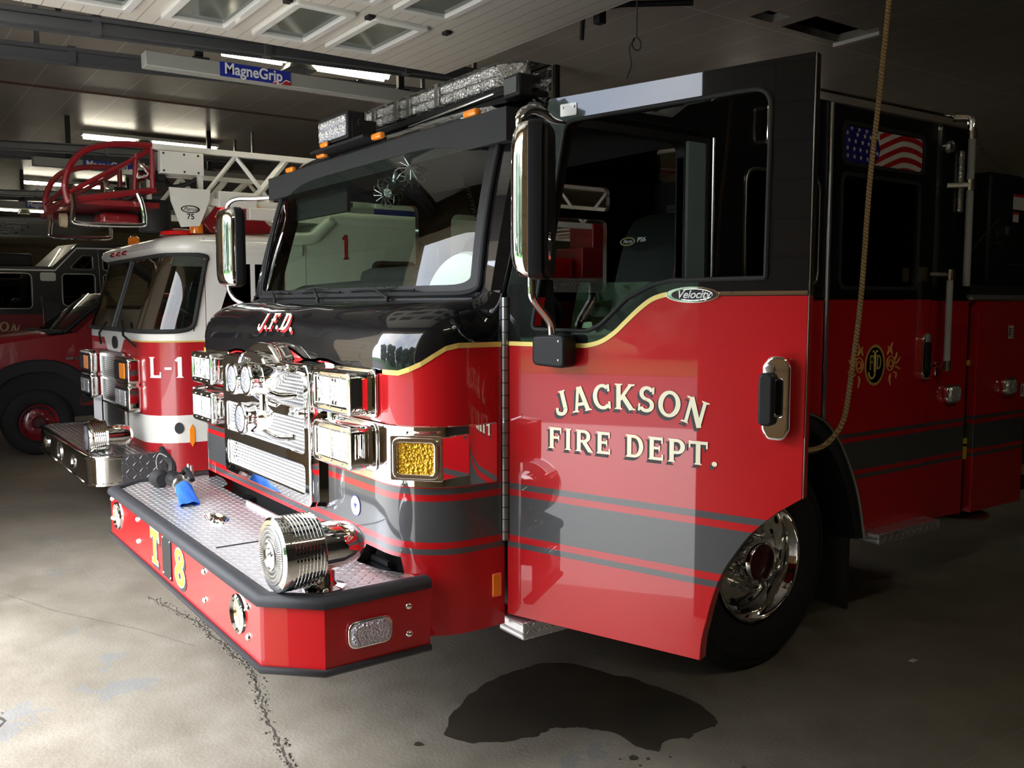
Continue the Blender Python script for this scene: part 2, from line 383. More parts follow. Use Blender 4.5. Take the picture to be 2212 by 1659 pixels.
G = {
 'J': (.62, [st(.42, .28, 1), ser(.42, 1)] + ring(.22, .27, .20, .20, T_, .14, -150, 0) + [bar(.02, .16, .06, .36, .13)]),
 'A': (.92, [bar(.20, 0, .44, 1, .13), bar(.74, 0, .50, 1, T_), bar(.28, .3, .68, .3, t_), ser(.18, 0, .34), ser(.75, 0, .34), bar(.36, .97, .56, .97, .06)]),
 'C': (.82, ring(.45, .5, .33, .44, T_, t_, 48, 312) + [bar(.72, .70, .72, .98, .10), bar(.72, .02, .72, .30, .10)]),
 'K': (.92, [st(.22), ser(.22, 0), ser(.22, 1), bar(.28, .38, .72, .97, .13), bar(.40, .52, .76, .02, T_), ser(.76, 1, .3), ser(.79, 0, .3)]),
 'S': (.74, ring(.37, .72, .22, .215, T_*.9, t_, 25, 265) + ring(.38, .275, .235, .215, T_*.9, t_, 95, -155) + [bar(.62, .72, .62, .98, .08), bar(.10, .02, .10, .30, .08)]),
 'O': (.92, ring(.46, .5, .34, .44, T_, t_, 0, 360, 36)),
 'N': (.94, [bar(.22, 0, .22, 1, .13), bar(.74, 0, .74, 1, .13), bar(.20, 1, .76, 0, T_), ser(.18, 0, .32), ser(.16, 1, .28), ser(.76, 1, .32)]),
 'F': (.74, [st(.22), ser(.22, 0), ser(.20, 1, .3), bar(.2, .935, .70, .935, t_), bar(.2, .52, .56, .52, .11), bar(.67, .72, .67, 1, .07), bar(.57, .40, .57, .64, .06)]),
 'I': (.42, [st(.21), ser(.21, 0), ser(.21, 1)]),
 'R': (.90, [st(.22), ser(.22, 0), ser(.20, 1, .3), bar(.2, .935, .48, .935, t_), bar(.2, .48, .48, .48, .11), bar(.46, .46, .76, .04, T_), ser(.78, 0, .26)] + ring(.48, .71, .20, .225, T_, t_, -90, 90)),
 'E': (.76, [st(.22), ser(.22, 0, .3), ser(.20, 1, .3), bar(.2, .935, .68, .935, t_), bar(.2, .065, .70, .065, t_), bar(.2, .52, .54, .52, .11), bar(.66, .74, .66, 1, .07), bar(.68, 0, .68, .26, .07), bar(.55, .40, .55, .64, .06)]),
 'D': (.90, [st(.22), ser(.20, 0, .3), ser(.20, 1, .3), bar(.2, .935, .44, .935, t_), bar(.2, .065, .44, .065, t_)] + ring(.43, .5, .32, .435, T_, t_, -90, 90)),
 'P': (.80, [st(.22), ser(.22, 0), ser(.20, 1, .3), bar(.2, .935, .46, .935, t_), bar(.2, .42, .46, .42, t_)] + ring(.46, .68, .22, .255, T_, t_, -90, 90)),
 'T': (.84, [st(.42), ser(.42, 0), bar(.06, .93, .78, .93, t_), bar(.07, .70, .07, 1, .07), bar(.77, .70, .77, 1, .07)]),
 '.': (.30, [ell(.15, .10, .105, .105, 18)]), ' ': (.42, []),
 'L': (.74, [st(.22), ser(.22, 0, .3), ser(.22, 1), bar(.2, .065, .66, .065, t_), bar(.66, 0, .66, .28, .07)]),
 '-': (.50, [bar(.10, .45, .42, .45, .12)]),
 '1': (.50, [st(.26), ser(.26, 0), bar(.08, .80, .20, .93, .12)]),
 '8': (.70, ring(.35, .73, .19, .20, .17, .13, 0, 360, 30) + ring(.35, .27, .23, .22, .18, .13, 0, 360, 30)),
}
def glyphs(bm, s, h, M=I4, gap=.06, place=None, mi=0, sx=1., off=(0, 0), z=0.):
    x = 0
    for ch in s:
        w, ps = G[ch]
        for p in ps:
            vs = []
            for (a, b) in p:
                if place: q = place(x*h*sx, w*h*sx, a*h*sx, b*h)
                else: q = ((x+a)*h*sx, b*h)
                vs.append(bm.verts.new(M @ Vector((q[0]+off[0], q[1]+off[1], z))))
            if len(vs) > 2:
                f = bm.faces.new(vs); f.material_index = mi; f.normal_update()
        x += w + gap
    return x*h*sx
def text_width(s, h, gap=.06, sx=1.): return sum(G[c][0]+gap for c in s)*h*sx
def flat(name, bm, mats, parent=None, N=None):
    if N is not None:
        for f in bm.faces:
            f.normal_update()
            if f.normal.dot(N) < 0: f.normal_flip()
    me = bpy.data.meshes.new(name); bm.to_mesh(me); bm.free(); return link(name, me, mats, parent, None, False)

# ------------------------------------------------------------------ frames of the near truck
XF = lambda x=0.: frame((x, 0, 0), (0, 1, 0), (0, 0, 1))          # side plane: u = Y, v = Z, normal +X
YF = lambda y=0.: frame((0, y, 0), (1, 0, 0), (0, 0, 1))          # front plane: u = X, v = Z, normal -Y
A_ = 1.2684; HY = -.58
DF = frame((0, HY, 0), (math.sin(A_), math.cos(A_), 0), (0, 0, 1)) # open door: u along the door, normal outwards
DN = Vector((math.cos(A_), -math.sin(A_), 0))
TW = 2.456
# ================================================================== SETTING
def struct(o, label=None): o['kind'] = 'structure'; return o
FX0, FX1, FY0, FY1, CZ = -26.5, 6.4, -2.58, 15., 3.9
floor_ = struct(obj('floor', mbox(FX0, FX1, FY0-.3, FY1, -.2, 0), 'concrete_floor', smooth=False))
# ceiling with two openings left by missing boards
def rectpl(x0, y0, x1, y1): return [(x0,y0),(x1,y0),(x1,y1),(x0,y1)]
CF = frame((0, 0, CZ), (1, 0, 0), (0, 1, 0))
struct(plate('ceiling', rectpl(FX0, FY0, FX1, FY1), .06, CF, 'ceiling_boards', holes=[rectpl(-2.04, 3.50, -1.72, 4.22), rectpl(-2.02, 3.10, -1.84, 3.36), rectpl(-4.42, 1.78, -3.98, 2.15)], smooth=False))
struct(obj('ceiling_void', mbox(FX0, FX1, FY0, FY1, CZ+.5, CZ+.6), 'hole_dark', smooth=False))
struct(obj('wall_left', mbox(FX0-.2, FX0, FY0, FY1, 0, 4.4), 'block_wall', smooth=False))
struct(obj('wall_right', mbox(FX1, FX1+.2, FY0, FY1, 0, 4.4), 'dark_wall', smooth=False))
struct(obj('wall_back', mbox(FX0, FX1, FY1, FY1+.2, 0, 4.4), 'block_wall', smooth=False))
# front wall: one opening per bay, header above, piers between
OP = [(-23.3, -19.2), (-18.3, -14.2), (-13.4, -9.3), (-8.7, -4.9), (-4.05, .40)]; OH = 3.12
fw = BM(); box(fw, FX0, FX1, FY0-.3, FY0, OH, 4.4)
ed = [FX0] + [v for p in OP for v in p] + [FX1]
for i in range(0, len(ed), 2): box(fw, ed[i], ed[i+1], FY0-.3, FY0, 0, OH)
struct(obj('wall_front', fw, 'block_wall', smooth=False))
struct(obj('ground', mbox(-60, 50, -10.5, FY0-.3, -.25, -.03), 'apron_concrete', smooth=False))
struct(obj('street', mbox(-60, 50, -20, -10.5, -.25, -.04), 'asphalt', smooth=False))
struct(obj('lawn', mbox(-90, 80, -95, -20, -.25, -.02), 'grass', smooth=False))

# cracks in the slab: jagged dark strips with crumbled edges, lying in the floor
def crack(pts, w, rub=0):
    bm = BM(); P = []
    for a, b in zip(pts, pts[1:]):
        a = Vector(a); b = Vector(b); k = max(2, int((b-a).length/.035)); d = (b-a).normalized(); nrm = Vector((-d.y, d.x))
        for i in range(k): P.append((a + (b-a)*i/k + nrm*random.uniform(-1, 1)*w*1.2, nrm))
    for i, ((p, n1), (q, n2)) in enumerate(zip(P, P[1:])):
        wa = w*random.uniform(.3, 1.); wb = w*random.uniform(.3, 1.)
        vs = [bm.verts.new((v.x, v.y, .0012)) for v in (p-n1*wa, q-n2*wb, q+n2*wb, p+n1*wa)]
        bm.faces.new(vs)
        if rub and random.random() < rub:
            for _ in range(7):
                c = p + Vector((random.uniform(-.05, .05), random.uniform(-.03, .03))); r = random.uniform(.004, .015)
                v4 = [bm.verts.new((c.x + r*math.cos(t+random.uniform(-.4, .4)), c.y + r*math.sin(t), .0)) for t in (0, 1.6, 3.1, 4.7)]
                tp = bm.verts.new((c.x, c.y, r*.55))
                for a_, b_ in zip(v4, v4[1:]+v4[:1]): bm.faces.new((a_, b_, tp)).material_index = 1
    return bm
ck = crack([(-2.95,-1.12),(-2.6,-1.06),(-2.377,-1.019),(-1.941,-1.005),(-1.5,-1.004),(-1.181,-1.087),(-.847,-1.151),(-.539,-1.205),(-.3,-1.24)], .008, .7)
obj('floor_crack', ck, ['crack_dark', 'crack_rubble'], floor_, smooth=False)
obj('floor_crack', crack([(-3.6,-1.85),(-3.0,-1.62),(-2.4,-1.30),(-1.95,-1.12)], .002), ['crack_dark', 'crack_rubble'], floor_, smooth=False)
obj('floor_crack', crack([(-1.75,-2.10),(-1.60,-2.04),(-1.50,-2.08),(-1.45,-2.2)], .01, .2), ['crack_dark', 'crack_rubble'], floor_, smooth=False)

# water stain under the open cab door
def blob(pts, jit, z, n=14, seed=1):
    random.seed(seed); P = smooth_path([(p[0], p[1], 0) for p in pts], n, closed=True)
    return [(p.x + jit*noise.noise(Vector((p.x*9, p.y*9, seed))) + jit*.5*noise.noise(Vector((p.x*40, p.y*40, seed))), p.y + jit*noise.noise(Vector((p.y*9, p.x*9, seed+5)))) for p in P]
PF = frame((0, 0, .0015), (1, 0, 0), (0, 1, 0))
pud = empty('puddle', (-.3, 0, 0), 'dark wet stain spread on the concrete under the open cab door', 'puddle')
from_px = [(-.43,-.57),(-.62,-.38),(-.74,-.10),(-.76,.10),(-.72,.25),(-.50,.36),(-.24,.44),(-.02,.46),(.10,.43),(.17,.38),(.16,.30),(.20,.20),(.15,.10),(.20,.02),(.13,-.03),(.02,-.02),(-.06,-.07),(-.12,-.10),(-.16,-.13),(-.20,-.22),(-.19,-.33),(-.23,-.45),(-.31,-.56)]
plate('wet_patch', blob(from_px, .03, 0, seed=3), .001, PF, 'wet_stain', pud, smooth=False)
random.seed(11)
for (cx, cy, r) in [(.18,-.10,.02),(.22,-.06,.008),(.16,-.15,.006),(-.40,-.72,.02),(.26,.02,.006),(.24,-.12,.006),(.50,.14,.022),(.53,.17,.012),(.48,.19,.01),(.55,.12,.014),(.86,.56,.012),(.85,.60,.02),(.70,.40,.006)]:
    plate('wet_spot', [(cx+r*random.uniform(.7,1.2)*math.cos(t*PI/5), cy+r*random.uniform(.7,1.2)*math.sin(t*PI/5)) for t in range(10)], .001, PF, 'wet_stain', pud, smooth=False)

# door tracks with hangers, one pair per bay edge
def track(x, y0, y1, z, num, drop=True):
    bm = BM(); box(bm, x-.025, x+.025, y0, y1, z-.03, z+.03); box(bm, x-.035, x-.028, y0, y1, z-.05, z+.05); box(bm, x+.028, x+.11, y0, y1, z+.035, z+.045)
    y = y0+.3
    while y < y1:
        box(bm, x-.045, x+.045, y, y+.05, z-.045, z+.07); y += 1.1
    for y in (y0+1.2, y1-.25): box(bm, x-.015, x+.015, y, y+.03, z+.05, CZ-.05*0)
    for v in bm.verts:
        if v.co.z < CZ-.06: v.co.z += .035*(v.co.y+.2)
    return struct(obj('trim_%d' % num, bm, 'galvanised', smooth=False))
track(-3.6, FY0, 1.9, 3.50, 1); track(-4.42, FY0, 1.9, 3.50, 2); track(-8.65, FY0, 1.9, 3.50, 3); track(-9.3, FY0, 1.9, 3.50, 4); track(-13.6, FY0, 1.9, 3.50, 5); track(-14.2, FY0, 1.9, 3.50, 6); track(.55, FY0, 1.9, 3.50, 7)
# ceiling batten strips
bt = BM(); box(bt, -7.52, -7.47, FY0, FY1, CZ-.012, CZ+.0); box(bt, -12.4, -12.35, FY0, FY1, CZ-.012, CZ)
struct(obj('trim_8', bt, 'rust', smooth=False))

# overhead doors rolled up flat under the ceiling
def overhead_door(num, x0, x1, y0=-2.4, y1=1.28, z=3.5):
    nx = 4; pw = (x1-x0)/nx
    o = empty('door_%d' % num, ((x0+x1)/2, (y0+y1)/2, z), kind='structure')
    holes = []
    for (a, b) in [(-1.42, -1.08), (-.83, -.49), (-.27, .04), (.235, .54)]:
        for i in range(nx):
            u0 = x0 + pw*i + .26; holes.append((u0, a, u0+.66, b))
    F = frame((0, 0, z), (1, 0, 0), (0, 1, 0))
    plate('door_leaf', rectpl(x0, y0, x1, y1), .045, F, 'door_panel_paint', o, holes=[rectpl(*h) for h in holes], smooth=False)
    for h in holes:
        wf = plate('window_frame', rrect(h[0]-.04, h[1]-.035, h[2]+.04, h[3]+.035, .02), .03, F, 'white_paint', o, holes=[rrect(h[0]+.005, h[1]+.005, h[2]-.005, h[3]-.005, .02)], w0=-.025, bevel=.006, smooth=False)
        plate('window_pane', rectpl(h[0]-.005, h[1]-.005, h[2]+.005, h[3]+.005), .004, F, 'ceiling_pane', wf, w0=-.0, smooth=False)
    bm = BM()
    for y in (-1.15, -.35, .17, .72):
        for x in (x0+pw*.98, x0+pw*2, x0+pw*3): box(bm, x-.03, x+.03, y-.02, y+.02, z-.02, z+.001); tube(bm, [(x-.035, y, z-.012), (x+.035, y, z-.012)], .006, 8)
    obj('hinge', bm, 'dark_metal', o)
    return o
overhead_door(1, -3.42, .42); overhead_door(6, -23.2, -19.4, y1=2.2)
def closed_door(num, x0, x1):
    o = empty('door_%d' % num, ((x0+x1)/2, FY0-.1, 0), kind='structure'); F = YF(FY0-.10); pw = (x1-x0)/5
    hs = [(x0+pw*i+.12, z, x0+pw*(i+1)-.12, z+.42) for i in range(5) for z in (1.7,)]
    plate('door_leaf', rectpl(x0-.05, 0, x1+.05, OH), .05, F, 'door_panel_paint', o, holes=[rectpl(*h) for h in hs], smooth=False)
    for h in hs: plate('window_pane', rectpl(*h), .004, F, 'clear_cover', o, w0=.02, smooth=False)
for i, (a, b) in enumerate(OP[:4]): closed_door(i+2, a, b)

# fluorescent fittings hung between the bays
LAB = {0: ('two-tube fluorescent light fitting over the gap beside the open garage door panels', ), }
def light(x, y0, y1, z, label):
    o = empty('fluorescent_light', (x, (y0+y1)/2, CZ), label, 'light', 'fluorescent lights between the bays')
    mid = (y0+y1)/2 - .1
    bm = BM(); box(bm, x-.10, x+.10, y0-.03, y1+.03, z+.02, z+.06); obj('housing', bm, 'white_paint', o, bev=.008)
    bm = BM(); v = loft(bm, [[(x-.05, mid-.07, z+.02), (x+.05, mid-.07, z+.02), (x+.05, mid+.07, z+.02), (x-.05, mid+.07, z+.02)], [(x-.12, mid-.12, z-.06), (x+.12, mid-.12, z-.06), (x+.12, mid+.12, z-.06), (x-.12, mid+.12, z-.06)]], closed=True)
    obj('centre_cover', bm, 'galvanised', o, smooth=False)
    for a, b in ((y0, mid-.12), (mid+.12, y1)):
        bm = BM()
        tube(bm, [(x-.045, a, z), (x-.045, b, z)], .019, 10); tube(bm, [(x+.045, a, z), (x+.045, b, z)], .019, 10)
        obj('tube', bm, 'tube_light', o)
    obj('hanger_rod', mtube([(x, y0+.3, z+.06), (x, y0+.3, CZ)], .006, 6), 'steel', o); obj('hanger_rod', mtube([(x, y1-.3, z+.06), (x, y1-.3, CZ)], .006, 6), 'steel', o)
    return o
light(-4.60, -.02, 1.40, 3.72, 'ceiling light with lit tubes above the nearest blue sign rail')
light(-9.6, -.1, 1.5, 3.80, 'ceiling light glowing just above the red rescue basket')
light(-14.7, -.1, 1.5, 3.80, 'ceiling light glowing on the boards behind the red rescue basket')
light(-9.6, 4.0, 5.6, 3.80, 'ceiling light seen low behind the white ladder truck cab roof')
light(-4.72, 6.0, 7.6, 3.80, 'ceiling light far back in the garage hidden behind the near truck')

light(3.2, -2.0, .6, 3.80, 'added fill light out of frame, brightening the floor and driver side')  # unseen fitting added to fill the dark driver side with light
light(-19.9, -.2, 1.6, 3.80, 'farthest ceiling light, low above the cab of the black fire engine')
track(-18.9, FY0, 1.9, 3.50, 9); track(-24.2, FY0, 1.9, 3.50, 10)
# exhaust extraction rails with blue name signs
def sign_rail(x, y0, y1, z, s0, s1, label, h=.10):
    o = empty('exhaust_rail', (x, (y0+y1)/2, CZ), label, 'exhaust rail', 'exhaust rails between the bays')
    obj('rail', mbox(x-.06, x+.06, y0, y1, z, z+h), 'beige_box', o, bev=.006)
    y = y0+.35
    while y < y1: bm = BM(); box(bm, x-.02, x+.02, y, y+.05, z+h, CZ); box(bm, x-.06, x+.06, y-.03, y+.08, z+h, z+h+.012); obj('hanger', bm, 'dark_metal', o, smooth=False); y += 1.6
    F = frame((x+.062, 0, 0), (0, 1, 0), (0, 0, 1)); zc = z+h/2; hh = h*.5
    b = plate('sign', rectpl(s0, zc-hh, s1, zc+hh), .004, F, 'blue_sign', o, smooth=False)
    L = s1-s0
    text('sign_lettering', 'MagneGrip', L*.205, F @ Matrix.Translation((s0+L*.47, zc+.004, .0045)), 'white_plain', b, th=.001, bold=.0022, sx=.90)
    wv = BM(); pts = [(s0+L*(.74+.26*k/12), zc-hh+h*(.12+.10*math.sin(k*.9)+.32*(k/12)**2)) for k in range(13)]
    for i in range(12):
        a, c = pts[i], pts[i+1]; wv.faces.new([wv.verts.new(F @ Vector((q[0], q[1], .0052))) for q in ((a[0], zc-hh), (c[0], zc-hh), c, a)])
    for i in range(12):
        a, c = pts[i], pts[i+1]; f = wv.faces.new([wv.verts.new(F @ Vector((q[0], q[1], .0056))) for q in ((a[0], a[1]-h*.10), (c[0], c[1]-h*.10), (c[0], c[1]-h*.03), (a[0], a[1]-h*.03))]); f.material_index = 1
    flat('sign_flag', wv, ['decal_red', 'white_plain'], b)
    return o
sign_rail(-3.95, -.79, 3.2, 3.36, -.29, .23, 'grey exhaust rail nearest the camera with a blue sign under the ceiling')
sign_rail(-8.9, -.78, 3.4, 3.31, -.27, .28, 'grey exhaust rail with a blue sign seen through the red rescue basket')
sign_rail(-13.9, -.6, 3.6, 3.30, -.20, .32, 'farthest grey exhaust rail with a blue sign, left of the basket')

# opener bracket, hanging wire and rope, hatch lip
br_ = empty('door_opener_bracket', (-2.0, 1.75, CZ), 'dark metal bracket hanging from the ceiling past the open garage door', 'bracket')
bm = BM(); box(bm, -2.2, -1.65, 1.55, 1.9, 3.85, CZ-.003); box(bm, -1.95, -1.89, 1.5, 1.56, 3.55, CZ-.003); 
obj('arm_plate', bm, 'dark_metal', br_, bev=.004)
bm = BM(); tube(bm, [(-2.15, 1.65, 3.72), (-1.9, 1.70, 3.70), (-1.65, 2.1, 3.72)], .02, 8); tube(bm, [(-2.1, 1.55, 3.80), (-2.42, 1.80, 3.62)], .018, 8); tube(bm, [(-2.05, 1.5, 3.8), (-2.0, 1.62, 3.62)], .03, 10); obj('brace', bm, 'dark_metal', br_)
bm = BM(); box(bm, -1.72, -1.50, 2.05, 2.10, 3.84, 3.9); box(bm, -1.70, -1.45, 2.0, 2.6, 3.86, 3.9)
tag(obj('ceiling_bracket', bm, 'dark_metal', smooth=False), 'flat dark steel bar fixed to the ceiling boards above the hanging wire', 'bracket')
bm = BM(); box(bm, -2.08, -1.66, 4.22, 4.27, CZ-.03, CZ-.001); obj_h = obj('ceiling_hatch_lip', bm, 'white_paint', smooth=False); tag(obj_h, 'white strip along the edge of the open square ceiling hatch', 'trim strip')
wire = smooth_path([(.2,-.14,3.9),(.2,-.14,3.3),(.2,-.14,2.70)], 4) + [Vector((.2, -.14+.022*math.sin(t*.5), 2.675+.022*math.cos(t*.5))) for t in range(1, 13)] + smooth_path([(.2,-.15,2.69),(.2,-.175,2.655),(.2,-.165,2.60),(.2,-.185,2.55)], 6)
tag(obj('hanging_wire', mtube(wire, .0025, 6), 'dark_metal'), 'thin black wire with a small loop hanging from the ceiling', 'wire')
rp = smooth_path([(.42,1.13,3.9),(.41,1.10,3.2),(.4,1.05,2.63),(.4,1.0,2.24),(.4,.966,1.78),(.4,.917,1.47),(.4,.875,1.28),(.4,.80,1.20),(.4,.711,1.165),(.4,.60,1.165),(.39,.50,1.19)], 8)
tag(obj('rope', mtube(rp, .011, 10), 'rope_fibre'), 'brown rope hanging down in front of the rear cab door', 'rope')

tag(obj('paper_scrap', mbox(.268, .292, 1.66, 1.70, .0005, .003), 'paper', smooth=False), 'tiny white scrap of paper lying on the concrete right of the front wheel', 'paper scrap')
# trees across the street (seen in reflections)
def tree(x, y, h, r, sd):
    random.seed(sd)
    o = empty('tree', (x, y, 0), 'leafy green tree across the street from the open bays', 'tree', 'trees across the street')
    obj('trunk', mtube([(x, y, 0), (x+.1, y, h*.3), (x, y, h*.6)], [.3, .22, .1], 8), 'bark', o)
    bm = BM()
    for k in range(16):
        c = Vector((x+random.uniform(-r, r)*.7, y+random.uniform(-r, r)*.5, h*random.uniform(.16, .85))); rr = r*random.uniform(.35, .6)
        res = bmesh.ops.create_icosphere(bm, subdivisions=3, radius=rr, matrix=Matrix.Translation(c))
        for v in res['verts']: d = (v.co-c).normalized(); v.co += d*rr*.45*noise.noise(v.co*1.7) + d*rr*.2*noise.noise(v.co*5)
    obj('crown', bm, 'foliage', o); return o
tr = [(-36,-30,9,3.2),(-27,-31,11,3.4),(-18.5,-29,9,3.2),(-10.5,-30,9.5,3.6),(-3,-29,7.0,3.2),(4.5,-30,8,3.4),(12,-29,7.5,3.0),(21,-31,10,3.6),(29,-30,9,3.4),(-45,-33,11,3.6),(38,-32,10,3.4),(-30,-45,13,4.6),(-14,-46,9,4.2),(1,-45,8,4.2),(16,-46,13,4.6)]
for i, (x, y, h, r) in enumerate(tr): tree(x, y, h*1.0, r, i+20)

# ================================================================== THE NEAR TRUCK
T = empty('fire_truck', (-1.23, 1.2, 0), 'large red and black fire truck with its driver door standing open', 'fire truck')

# ---- plan curve of the cab front, from the passenger hinge round to the driver hinge
def plan(r=.22, yf=-.95, ye=HY, inset=0., bulge=0., n=8, nf=26):
    P = []
    x1 = -inset; x0 = -TW+inset
    half = []
    for k in range(5): half.append((x1, ye + (yf+r-ye)*k/4))
    for k in range(1, n+1): a = PI/2*k/n; half.append((x1-r+r*math.cos(a), yf+r-r*math.sin(a)))
    front = [(x1-r + (x0+2*r-x1)*k/nf, yf - bulge*math.sin(PI*k/nf)) for k in range(1, nf)]
    other = [(-TW-x, y) for x, y in half][::-1]
    return [tuple(p) for p in (half + front + other)]
PL = plan()
def lip_z(x, y):
    xc = x + TW/2; ax = min(-x, TW+x)          # distance from the nearer side
    zf = 1.518 + .058*math.exp(-(xc/.27)**4) + (.022*math.exp(-((abs(xc)-.50)/.12)**2))
    if y > -.93 and ax < .25:                  # rising along the corner and side
        t = min(1., max(0., (y+.95)/.17)); s = t*t*(3-2*t); return 1.52 + (1.614-1.52)*s
    return zf
def bot_z(x, y):
    ax = min(-x, TW+x)
    if y > -.93 and ax < .25: t = min(1., max(0., (y+.95)/.06)); return .855 + (.585-.855)*t
    return .86
rows = []
for k in range(15):
    t = k/14; rows.append([(x, y, bot_z(x, y)*(1-t) + (lip_z(x, y)-.012)*t) for x, y in PL])
shell = loft(BM(), rows)
o = obj('cab_front', shell, 'striped_paint', T); 
# gold coach line along the lip, both corners
def offs(x, y, d):
    # push a plan point outwards
    cx, cy = min(max(x, -TW+.22), -.22), max(y, -.73)
    v = Vector((x-cx, y-cy)); 
    if v.length < 1e-6: v = Vector((0, -1))
    v.normalize(); return x+v.x*d, y+v.y*d
side = [(x, y) for x, y in PL[:13]]
for nm, pts in (('gold_line', side), ('gold_line', [(-TW-x, y) for x, y in side])):
    b = BM(); rr = []
    for x, y in pts:
        xo, yo = offs(x, y, .003); zz = lip_z(x, y)
        rr.append([(xo, yo, zz-.014), (xo, yo, zz+.004)])
    loft(b, rr); obj(nm, b, 'gold_leaf', T, smooth=False)
# ---- windscreen curves
def ws_curve(z, y_mid, y_cor, inset, n=24, r=.10):
    P = []
    for k in range(n+1):
        t = k/n; x = -inset - (TW-2*inset)*t; u = abs(2*t-1)
        P.append((x, y_mid + (y_cor-y_mid)*u**6, z))
    return P
WB = lambda f=0.: ws_curve(1.79, -.660, -.605, .115)
WT = lambda f=0.: ws_curve(2.462, -.497, -.445, .17)
def resample(P, n):
    P = [Vector(p) for p in P]; L = [0]
    for a, b in zip(P, P[1:]): L.append(L[-1] + (b-a).length)
    out = []
    for k in range(n):
        s = L[-1]*k/(n-1); i = 0
        while i < len(L)-2 and L[i+1] < s: i += 1
        t = (s-L[i])/max(1e-9, L[i+1]-L[i]); out.append(P[i].lerp(P[i+1], t))
    return out
NN = 61
# black nose between lip and windscreen: side, corner crease, front bulge
lipP = [Vector((x, y, lip_z(x, y))) for x, y in PL]
side_top = [Vector((-.012, HY, 1.80)), Vector((-.015, -.60, 1.80)), Vector((-.03, -.615, 1.80)), Vector((-.06, -.61, 1.80))]
base = [Vector(p) + Vector((0, -.035, -.022)) for p in WB()]
top = side_top + base + [Vector((-TW-p.x, p.y, p.z)) for p in side_top][::-1]
# map: first 5 lip points (side) follow the side, the rest follow the windscreen
def tmap(i, n): 
    return i/(n-1)
lo = resample(lipP, NN); topr = resample(top, NN)
def hood_p(i, t):
    a, b = lo[i], topr[i]; L = a.lerp(b, t); th = PI/2*t
    cf = 1-max(0., math.cos(th))**.69; sf = math.sin(th)**.69
    Q = Vector((a.x + (b.x-a.x)*cf, a.y + (b.y-a.y)*cf, a.z + (b.z-.012-a.z)*sf))
    Q.z += .012*t**4
    w = min(1., max(0., (-.62 - a.y)/.22)); w = w*w*(3-2*w)
    return L.lerp(Q, w)
rows = [[hood_p(i, (k/20)**1.25) for i in range(NN)] for k in range(21)]
hood = obj('hood', loft(BM(), rows), 'black_paint', T, ang=60)
# raised crease and cowl under the glass
bm = BM(); rr = []
for p in base: rr.append([(p.x, p.y-.004, p.z-.02), (p.x, p.y+.0, p.z+.006), (p.x, p.y+.03, p.z+.016), (p.x, p.y+.06, p.z+.012)])
obj('cowl', loft(bm, rr), 'black_plastic', T)
# windscreen
g = []
for k in range(9):
    t = k/8; g.append([Vector(a).lerp(Vector(b), t) + Vector((0, -.018*math.sin(PI*t), 0)) for a, b in zip(WB(), WT())])
ws = obj('windshield', loft(BM(), g), 'windshield_glass', T)
# rubber seal and painted surround with rounded corners
def ws_at(u, v):     # u 0..1 across, v 0..1 up
    i = u*24; k = int(min(23, i)); f = i-k
    a = Vector(WB()[k]).lerp(Vector(WB()[k+1]), f); b = Vector(WT()[k]).lerp(Vector(WT()[k+1]), f)
    return a.lerp(b, v) + Vector((0, -.018*math.sin(PI*v), 0))
loop = roundpoly([(.0,.0),(1,0),(1,1),(0,1)], [.055,.055,.075,.075], 6)
fine = []
for a, b in zip(loop, loop[1:]+loop[:1]):
    k = max(1, int(math.hypot(b[0]-a[0], b[1]-a[1])/.05)); fine += [(a[0]+(b[0]-a[0])*i/k, a[1]+(b[1]-a[1])*i/k) for i in range(k)]
WSL = [ws_at(min(1, max(0, u)), min(1, max(0, v))) + Vector((0, -.006, 0)) for u, v in fine]
obj('windshield_seal', mtube(WSL, .011, 8, closed=True), 'black_rubber', ws)
ctr = ws_at(.5, .5); rr = []
for (u, v), p in zip(fine, WSL):
    q = ws_at(.5+(u-.5)*.955, .5+(v-.5)*.90) + Vector((0, -.0035, 0)); rr.append([p, q])
rr.append(rr[0]); obj('glass_border', loft(BM(), rr), 'black_plastic', ws)
# A pillars and header
def pillar(s):
    f = (lambda p: Vector(p)) if s > 0 else (lambda p: Vector((-TW-p[0], p[1], p[2])))
    rr = []
    for k in range(9):
        t = k/8; a = ws_at(0, t); z = a.z
        e = Vector((-.005-.02*t, -.578 + .2*max(0, (z-1.79)/.65)**1.0, z))
        m_ = (a+e)/2 + Vector((.022, -.022, 0))
        rr.append([f(a + Vector((-.02, -.0, 0))), f(m_), f(e), f(e + Vector((-.05, .03, 0))), f(a + Vector((-.06, .05, 0)))])
    return loft(BM(), rr)
obj('windshield_pillar', pillar(1), 'black_paint', T); obj('windshield_pillar', pillar(-1), 'black_paint', T)
rr = []
def brow_end(f): return [f(p) for p in ((-.012,-.40,2.435), (-.010,-.395,2.462), (-.014,-.38,2.495), (-.045,-.34,2.508), (-.09,-.26,2.515), (-.14,-.10,2.52))]
def brow_mid(f): return [f(p) for p in ((-.07,-.442,2.445), (-.068,-.436,2.468), (-.068,-.405,2.498), (-.085,-.36,2.512), (-.12,-.28,2.52), (-.16,-.11,2.525))]
rr.append(brow_end(lambda p: Vector(p))); rr.append(brow_mid(lambda p: Vector(p)))
for k in range(25):
    t = k/24; a = ws_at(t, 1.); u = abs(2*t-1); c = u**6; sx_ = (1 if t < .5 else -1)*c; cd_ = .045*u**8
    rr.append([a + Vector((0, -.004, -.012)), a + Vector((.004*sx_, -.006, .018-cd_*.3)), Vector((a.x + .02*sx_, a.y+.040, 2.512-cd_)), Vector((a.x+.05*sx_, a.y+.10, 2.540-cd_)), Vector((a.x + .07*sx_, a.y+.18, 2.553-cd_)), Vector((a.x+.06*sx_, a.y+.34, 2.56-cd_))])
